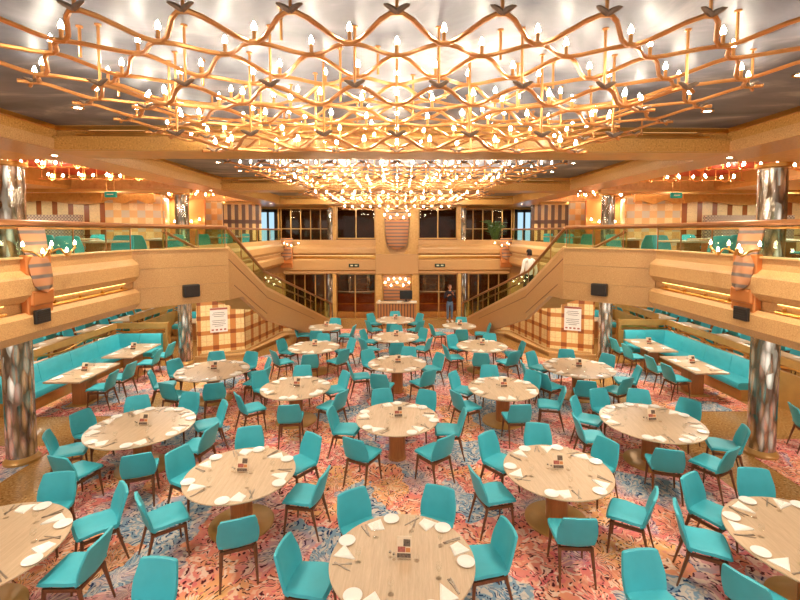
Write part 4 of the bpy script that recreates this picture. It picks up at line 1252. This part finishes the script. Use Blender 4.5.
# ------------------------------------------------------------------ banquettes, partitions, rectangular tables
def rect_table(cx, cy, w, l, label, z=0.0, group='rectangular dining tables'):
    t = empty('rectangular_table', (cx, cy, z), 0, label, 'table', group)
    MB().box((0, 0, 0.73), (w, l, 0.04), bevel=0.008).build('tabletop', M['oak'], t, True)
    MB().box((0, 0, 0.36), (min(0.34, w * .45), min(0.42, l * .35), 0.70), bevel=0.02).build('pedestal', M['ped'], t, True)
    MB().box((0, 0, 0.015), (w * .62, l * .45, 0.03), bevel=0.008).build('base_plate', M['goldwood'], t, True)
    return t
def cushion_run(t, p0, p1, nrm, n, z=0.0):
    """bench cushions between plan points p0 and p1; nrm points at the sitter's front"""
    p0, p1, nrm = Vector(p0), Vector(p1), Vector(nrm)
    for i in range(n):
        a = p0 + (p1 - p0) * (i / n); b = p0 + (p1 - p0) * ((i + 1) / n)
        g = (p1 - p0).normalized() * 0.006
        a2, b2 = a + g, b - g
        def ring(p):
            f = lambda d, zz: (p.x + nrm.x * d, p.y + nrm.y * d, zz + z)
            return [f(0.0, 0.42), f(0.12, 0.42), f(0.085, 0.62), f(0.045, 0.85), f(0.02, 0.875), f(-0.03, 0.875), f(-0.05, 0.85), f(-0.05, 0.42)]
        MB().loft([ring(a2), ring(b2)]).build('back_cushion', M['teal'], t, True)
    def ring2(p):
        f = lambda d, zz: (p.x + nrm.x * d, p.y + nrm.y * d, zz + z)
        return [f(-0.04, 0.28), f(0.60, 0.28), f(0.635, 0.31), f(0.64, 0.40), f(0.615, 0.44), f(0.57, 0.455), f(0.1, 0.445), f(-0.04, 0.44)]
    MB().loft([ring2(p0), ring2(p1)]).build('seat_cushion', M['teal'], t, True)
    def ring3(p):
        f = lambda d, zz: (p.x + nrm.x * d, p.y + nrm.y * d, zz + z)
        return [f(-0.04, 0.0), f(0.54, 0.0), f(0.58, 0.28), f(-0.04, 0.28)]
    MB().loft([ring3(p0), ring3(p1)]).build('plinth', M['goldwood'], t)

def rail_wave(t, p0, p1, n, z0, z1, amp, mat):
    P0, P1 = Vector(p0), Vector(p1)
    pts = []
    for i in range(n * 10 + 1):
        f = i / (n * 10)
        p = P0 + (P1 - P0) * f
        pts.append((p.x, p.y, (z0 + z1) / 2 + amp * math.sin(f * n * 2 * PI)))
    MB().tube(pts, 0.028, 6).build('wavy_rail', mat, t, True)

def tray_items(cx, cy, w, l, z, tname, n=2):
    for sx in (-1, 1):
        for i in range(n):
            y = cy + (i - (n - 1) / 2) * l / n
            x = cx + sx * (w / 2 - 0.14)
            e = 'near' if i == 0 else ('far' if i == n - 1 else 'middle')
            wh = 'at the %s %s place of the %s' % (e, 'aisle' if sx * cx < 0 else 'bench', tname)
            place(PLATE, x, y + 0.16 * sx, z, 0, 'white side plate ' + wh, 'plate', 'side plates on the rectangular tables')
            place(NAP, x, y - 0.02, z, R(90 * sx) + rnd.uniform(-.6, .6), 'folded white napkin ' + wh, 'napkin', 'napkins on the rectangular tables')
            place(FORK, x, y - 0.16 * sx, z, R(90 * sx), 'steel fork ' + wh, 'fork', 'forks on the rectangular tables')
            place(GLASS, x - 0.17 * sx, y - 0.14 * sx, z, 0, 'wine glass ' + wh, 'glass', 'wine glasses on the rectangular tables')
    place_tree(CARD, cx, cy + 0.04, z, 0, 'small menu card stand on the ' + tname, 'menu stand', 'menu stands on the tables')

for s in (-1, 1):
    sd = side(s)
    dy = 0.0 if s < 0 else 0.35
    bq = empty('banquette', (0, 0, 0), 0, 'long L-shaped teal banquette on the %s against the gold partition' % sd, 'banquette')
    ys = 10.0 if s < 0 else 10.55
    yc = 14.35 + dy * .6
    cushion_run(bq, (s * 8.95, ys), (s * 8.95, yc), (-s, 0), 4)
    cushion_run(bq, (s * 8.90, yc), (s * 7.55, yc), (0, -1), 2)
    pt = empty('partition', (0, 0, 0), 0, 'low gold partition with wavy rail behind the %s teal banquette' % sd, 'partition')
    MB().box2((s * 9.03, ys - 1.2, 0), (s * 9.13, yc + 0.15, 0.86)).build('lower_panel', M['goldwood'], pt)
    MB().box2((s * 9.02, ys - 1.2, 1.02), (s * 9.14, yc + 0.15, 1.20)).build('top_board', M['goldwood'], pt)
    MB().box2((s * 7.40, yc + 0.07, 0), (s * 9.13, yc + 0.17, 0.86)).build('lower_panel', M['goldwood'], pt)
    MB().box2((s * 7.40, yc + 0.06, 1.02), (s * 9.13, yc + 0.18, 1.20)).build('top_board', M['goldwood'], pt)
    MB().box2((s * 7.38, yc + 0.02, 0), (s * 7.46, yc + 0.20, 1.22)).build('end_post', M['goldwood'], pt)
    MB().box2((s * 8.98, ys - 1.3, 0), (s * 9.16, ys - 1.14, 1.22)).build('end_post', M['brass'], pt)
    rail_wave(pt, (s * 9.05, ys - 1.2), (s * 9.05, yc + .1), 3, 0.88, 1.02, 0.05, M['brass'])
    rail_wave(pt, (s * 7.42, yc + .10), (s * 9.05, yc + .10), 1, 0.88, 1.02, 0.05, M['brass'])
    for i in range(7):
        y = ys - 0.9 + i * (yc - ys + 0.9) / 6
        MB().box2((s * 9.05, y - 0.06, 0.86), (s * 9.11, y + 0.06, 1.02)).build('spacer', M['ped'], pt)
    for k, (y, nm) in enumerate(((10.80 + dy, 'nearer'), (12.80 + dy * .9, 'farther'))):
        tn = '%s banquette table on the %s' % (nm, sd)
        rect_table(s * 7.58, y, 0.82, 1.5, 'oak ' + tn)
        tray_items(s * 7.58, y, 0.82, 1.5, 0.75, tn)
        for j, (oy, w) in enumerate(((-0.36, 'near'), (0.38, 'far'))):
            place_chair(s * 6.92, y + oy, R(90 if s < 0 else -90) + R(rnd.uniform(-6, 6)), 'teal chair at the %s end of the %s' % (w, tn), 'chairs at the banquette tables')
    # second banquette bay behind
    b2 = empty('banquette', (0, 0, 0), 0, 'short teal banquette in the bay behind the %s gold partition' % sd, 'banquette')
    cushion_run(b2, (s * 8.9, 18.3), (s * 6.9, 18.3), (0, -1), 2)
    rect_table(s * 7.7, 17.1, 1.3, 0.8, 'oak table in the bay behind the %s banquette' % sd)
    for x in (7.35, 8.05):
        place(PLATE, s * x, 17.3, 0.75, 0, 'white side plate on the %s half of the %s bay table' % ('inner' if x < 7.7 else 'outer', sd), 'plate', 'side plates on the rectangular tables')
        place(NAP, s * x, 17.0, 0.75, 1, 'folded napkin on the %s half of the %s bay table' % ('inner' if x < 7.7 else 'outer', sd), 'napkin', 'napkins on the rectangular tables')
        place(GLASS, s * (x + .2), 17.2, 0.75, 1, 'wine glass on the %s half of the %s bay table' % ('inner' if x < 7.7 else 'outer', sd), 'glass', 'wine glasses on the rectangular tables')
    p2 = empty('partition', (0, 0, 0), 0, 'gold partition with wavy rail at the end of the %s bay' % sd, 'partition')
    MB().box2((s * 6.7, 18.4, 0), (s * 9.2, 18.5, 0.9)).box2((s * 9.1, 15.4, 0), (s * 9.2, 18.5, 0.9)).build('lower_panel', M['goldwood'], p2)
    MB().box2((s * 6.7, 18.38, 1.05), (s * 9.2, 18.52, 1.25)).box2((s * 9.08, 15.4, 1.05), (s * 9.2, 18.5, 1.25)).build('top_board', M['goldwood'], p2)
    rail_wave(p2, (s * 6.7, 18.45), (s * 9.15, 18.45), 1, 0.9, 1.05, 0.05, M['brass'])
    MB().box2((s * 6.7, 18.36, 0), (s * 6.78, 18.54, 1.25)).build('end_post', M['goldwood'], p2)
    # outer dining tables beyond the partition
    for k, y in enumerate((12.0, 13.9, 15.8, 17.7, 19.4)):
        w = ('first', 'second', 'third', 'fourth', 'fifth')[k]
        for col_, x in (('inner', 10.55), ('outer', 12.75)):
            tn = '%s %s-row table beyond the %s partition' % (w, col_, sd)
            rect_table(s * x, y, 0.8, 1.25, 'oak ' + tn)
            for i, (ox, oy) in enumerate(((-0.62, -0.3), (-0.62, 0.32), (0.62, -0.3), (0.62, 0.32))):
                place_chair(s * x + ox, y + oy, R(-90 if ox < 0 else 90), 'teal chair on the %s %s of the %s' % ('near' if oy < 0 else 'far', 'inner side' if ox * s < 0 else 'outer side', tn), 'chairs beyond the partitions')
            for oy in (-0.35, 0.35):
                place(PLATE, s * x + .2, y + oy, 0.75, 0, 'white side plate on the %s end of the %s' % ('near' if oy < 0 else 'far', tn), 'plate', 'side plates on the rectangular tables')
                place(NAP, s * x - .2, y + oy, 0.75, 1, 'folded napkin on the %s end of the %s' % ('near' if oy < 0 else 'far', tn), 'napkin', 'napkins on the rectangular tables')

# ------------------------------------------------------------------ upper gallery furniture
for s in (-1, 1):
    sd = side(s)
    for k, (x, y) in enumerate(((6.12, 9.28), (6.2, 11.75), (6.6, 16.1), (8.8, 10.0), (8.8, 12.4), (6.6, 18.5))):
        w = ('first', 'second', 'third', 'fourth', 'fifth', 'sixth')[k]
        tn = '%s table of the upper %s gallery' % (w, sd)
        rect_table(s * x, y, 0.8, 0.8, 'oak ' + tn, ZG, 'tables of the upper galleries')
        for oy in (-0.66, 0.66):
            place_chair(s * x, y + oy, R(0 if oy < 0 else 180) + R(rnd.uniform(-14, 14)), 'teal chair on the %s side of the %s' % ('near' if oy < 0 else 'far', tn), 'chairs of the upper galleries', ZG)
        for q, (gx, gy) in enumerate(((-.2, -.2), (.22, -.15), (-.15, .2), (.2, .22))):
            place(GLASS, s * x + gx, y + gy, ZG + .75, 0, 'wine glass at the %s %s corner of the %s' % ('near' if gy < 0 else 'far', 'left' if gx < 0 else 'right', tn), 'glass', 'wine glasses of the upper galleries')
        place(NAP, s * x, y - .1, ZG + .75, rnd.uniform(0, 6), 'folded napkin on the ' + tn, 'napkin', 'napkins of the upper galleries')
# potted plant at the far end on the right
pp = empty('potted_plant', (4.75, 21.6, ZG), 0, 'leafy green potted plant at the far end of the upper right gallery', 'plant')
MB().lathe([(0, 0), (0.18, 0), (0.24, 0.42), (0.22, 0.42), (0.20, 0.38), (0, 0.38)], (0, 0, 0), 16).build('pot', M['copper'], pp, True)
mb = MB()
for i in range(46):
    a = rnd.uniform(0, 2 * PI); h = rnd.uniform(0.55, 1.25); ra = rnd.uniform(0.15, 0.8)
    tip = Vector((ra * math.cos(a) * 1.2, ra * math.sin(a) * .7, h + 0.25))
    mid = Vector((tip.x * .45, tip.y * .45, h + 0.22))
    mb.tube([(0, 0, 0.36), mid * 0.55 + Vector((0, 0, .12)), mid, tip], [0.012, 0.045, 0.06, 0.006], 4, flat=0.25)
mb.build('foliage', M['plant'], pp)

# ------------------------------------------------------------------ host desk
hd = empty('host_desk', (-0.02, 19.75, 0), 0, 'striped wooden host desk between the far doors', 'desk')
MB().box2((-0.84, -0.25, 0), (0.84, 0.25, 0.98)).build('front', M['deskstripe'], hd)
MB().box2((-0.90, -0.30, 0.98), (0.90, 0.30, 1.03), bevel=0.01).build('desk_top', M['oak'], hd, True)
mo = empty('monitor', (0.40, 19.8, 1.03), 0, 'black flat monitor on the host desk', 'monitor')
MB().box((0, 0, 0.30), (0.56, 0.04, 0.38), bevel=0.01).build('screen_housing', M['black'], mo)
MB().box((0, 0.03, 0.07), (0.06, 0.04, 0.14)).build('stand', M['black'], mo)
MB().box((0, 0.0, 0.006), (0.24, 0.18, 0.012)).build('foot', M['black'], mo)
for x, w, lb in ((0.10, 0.20, 'left of the monitor'), (0.72, 0.28, 'right of the monitor')):
    tag(MB().box((x, 19.68, 1.055), (w, 0.16, 0.05)).build('paper_stack', M['white']), 'small stack of white papers on the host desk %s' % lb, 'papers')
tag(MB().lathe([(0, 0), (0.05, 0), (0.06, 0.08), (0.03, 0.1), (0, 0.1)], (-0.78, 19.68, 1.03), 12).build('small_bowl', M['white'], None, True), 'small white pot on the desk end', 'pot')

# ------------------------------------------------------------------ people
def skin_obj(name, verts, edges, radii, mat, parent, sub=2):
    me = bpy.data.meshes.new(name)
    me.from_pydata(verts, edges, [])
    o = bpy.data.objects.new(name, me)
    COL.objects.link(o)
    o.parent = parent
    md = o.modifiers.new('Skin', 'SKIN')
    if not me.skin_vertices:
        return o
    sk = me.skin_vertices[0].data
    for i, r in enumerate(radii):
        sk[i].radius = (r, r * 0.86) if isinstance(r, float) else r
        sk[i].use_root = (i == 0)
    ss = o.modifiers.new('Subdivision', 'SUBSURF'); ss.levels = sub; ss.render_levels = sub
    me.materials.append(mat)
    for p in me.polygons: p.use_smooth = True
    return o
def person(loc, rz, label, top, legs, hair_long, hands, stride=0.0):
    t = empty('person', loc, rz, label, 'person')
    # local: faces -y, x to the figure's left
    h = 1.0
    L = [(0, 0, 0.92), (0, 0, 1.08), (0, 0, 1.26), (0, 0.0, 1.40), (0, 0, 1.47), (0, -0.01, 1.52)]
    E = [(0, 1), (1, 2), (2, 3), (3, 4), (4, 5)]
    rad = [0.095, 0.085, 0.10, 0.065, 0.046, 0.05]
    V = list(L)
    for sg, k in ((-1, 0), (1, 1)):
        b = len(V)
        e, w, f = hands[k]
        V += [(sg * 0.155, 0, 1.385), (sg * 0.19, 0.0, 1.33), e, w]
        E += [(3, b), (b, b + 1), (b + 1, b + 2), (b + 2, b + 3)]
        rad += [0.055, 0.052, 0.040, 0.027]
        b = len(V)
        yf = stride * sg
        V += [(sg * 0.085, 0, 0.84), (sg * 0.095, -yf * .5 - 0.015, 0.48), (sg * 0.10, -yf, 0.09), (sg * 0.105, -yf - 0.12, 0.035)]
        E += [(0, b), (b, b + 1), (b + 1, b + 2), (b + 2, b + 3)]
        rad += [0.082, 0.056, 0.036, 0.03]
    body = skin_obj('body', V, E, rad, M['skin'], t)
    # head with nose, ears, eyes and mouth
    hm = MB()
    hm.lathe([(0, 0), (0.040, 0.006), (0.058, 0.04), (0.070, 0.09), (0.076, 0.14), (0.072, 0.185), (0.05, 0.222), (0.02, 0.235), (0, 0.236)], (0, -0.015, 1.49), 20, 0.95, 1.15)
    hm.tube([(0, -0.092, 1.62), (0, -0.106, 1.595), (0, -0.112, 1.578), (0, -0.092, 1.572)], [0.006, 0.011, 0.014, 0.006], 6)
    for sg in (-1, 1):
        hm.tube([(sg * 0.070, 0.0, 1.64), (sg * 0.080, 0.01, 1.62), (sg * 0.076, 0.0, 1.58), (sg * 0.066, -0.004, 1.565)], [0.008, 0.014, 0.012, 0.006], 6)
    hd_ = hm.build('head', M['skin'], t, True)
    for sg in (-1, 1):
        MB().lathe([(0, -0.006), (0.011, -0.003), (0.011, 0.003), (0, 0.006)], (sg * 0.028, -0.094, 1.618), 8).build('eye', M['hair'], hd_)
    MB().tube([(-0.022, -0.090, 1.545), (0, -0.098, 1.543), (0.022, -0.090, 1.545)], 0.005, 5).build('mouth', M['red_card'], hd_)
    hr = MB()
    hr.lathe([(0.080, 0.13), (0.084, 0.17), (0.074, 0.21), (0.05, 0.238), (0, 0.25)], (0, 0.0, 1.49), 20, 1.0, 1.12)
    hr.loft([[(0.078 * math.cos(a), 0.02 + 0.078 * math.sin(a), z) for a in [R(-20 + 220 * i / 10) for i in range(11)]] + [(0.05 * math.cos(a), 0.02 + 0.05 * math.sin(a), z) for a in [R(200 - 220 * i / 10) for i in range(11)]] for z in ((1.64, 1.56, 1.47, 1.38) if hair_long else (1.64, 1.58, 1.54))])
    hr.build('hair', M['hair'], t, True)
    # shirt
    SV = [(0, 0, 0.84), (0, 0, 1.08), (0, 0, 1.26), (0, 0.0, 1.39), (0, 0, 1.47)]
    SE = [(0, 1), (1, 2), (2, 3), (3, 4)]
    SR = [0.142, 0.128, 0.145, 0.095, 0.060]
    for sg, k in ((-1, 0), (1, 1)):
        e, w, f = hands[k]
        ww = tuple(e[i] + (w[i] - e[i]) * 0.82 for i in range(3))
        b = len(SV)
        SV += [(sg * 0.16, 0, 1.385), (sg * 0.195, 0.0, 1.325), e, ww]
        SE += [(3, b), (b, b + 1), (b + 1, b + 2), (b + 2, b + 3)]
        SR += [0.068, 0.064, 0.052, 0.042]
    skin_obj('top', SV, SE, SR, top, t)
    TV = [(0, 0, 1.02), (0, 0, 0.90)]; TE = [(0, 1)]; TR = [0.122, 0.125]
    for sg in (-1, 1):
        yf = stride * sg; b = len(TV)
        TV += [(sg * 0.088, 0, 0.82), (sg * 0.095, -yf * .5 - 0.015, 0.48), (sg * 0.10, -yf, 0.12)]
        TE += [(1, b), (b, b + 1), (b + 1, b + 2)]
        TR += [0.094, 0.068, 0.052]
    skin_obj('trousers', TV, TE, TR, legs, t)
    for sg in (-1, 1):
        yf = stride * sg
        MB().box((sg * 0.103, -yf - 0.055, 0.04), (0.09, 0.25, 0.08), bevel=0.03).build('shoe', M['white'] if hair_long else M['black'], t, True)
    # hands: palm, four fingers and a thumb
    for sg, k in ((-1, 0), (1, 1)):
        e, w, f = hands[k]
        e, w = Vector(e), Vector(w)
        d = (w - e).normalized()
        sx = d.cross(Vector((0, 1, 0.2))).normalized()
        hb = MB()
        hb.tube([w - d * .02, w + d * 0.04, w + d * 0.085], [0.022, 0.036, 0.034], 8, flat=0.55)
        cu = Vector((0, -0.35, 0)) * 0.05
        for q in range(4):
            o0 = w + d * 0.08 + sx * (q - 1.5) * 0.018
            ln = (0.062, 0.074, 0.070, 0.054)[q]
            hb.tube([o0, o0 + d * ln * .5 + cu * .6, o0 + d * ln * .85 + cu * 1.8], [0.0095, 0.009, 0.007], 6)
        o0 = w + d * 0.03 + sx * -0.03 * sg
        hb.tube([o0, o0 + d * 0.03 - sx * 0.025 * sg + cu, o0 + d * 0.055 - sx * 0.03 * sg + cu * 2], [0.012, 0.010, 0.008], 6)
        hb.build('hand', M['skin'], t, True)
    return t
pw = person((2.42, 20.35, 0.0), R(8), 'person in dark jacket and blue jeans standing by the right far door', M['jacket'], M['jeans'], True,
            [((-0.27, -0.06, 1.10), (-0.12, -0.22, 1.24), 1), ((0.27, -0.04, 1.09), (0.10, -0.20, 1.32), 1)])
person((4.12, 13.85, 1.862), R(200), 'person in white shirt with dark hair on the right stair landing', M['shirt_white'], M['trousers'], False,
       [((-0.26, 0.03, 1.07), (-0.27, -0.06, 0.83), 1), ((0.26, 0.03, 1.07), (0.27, -0.10, 0.84), 1)], 0.12)
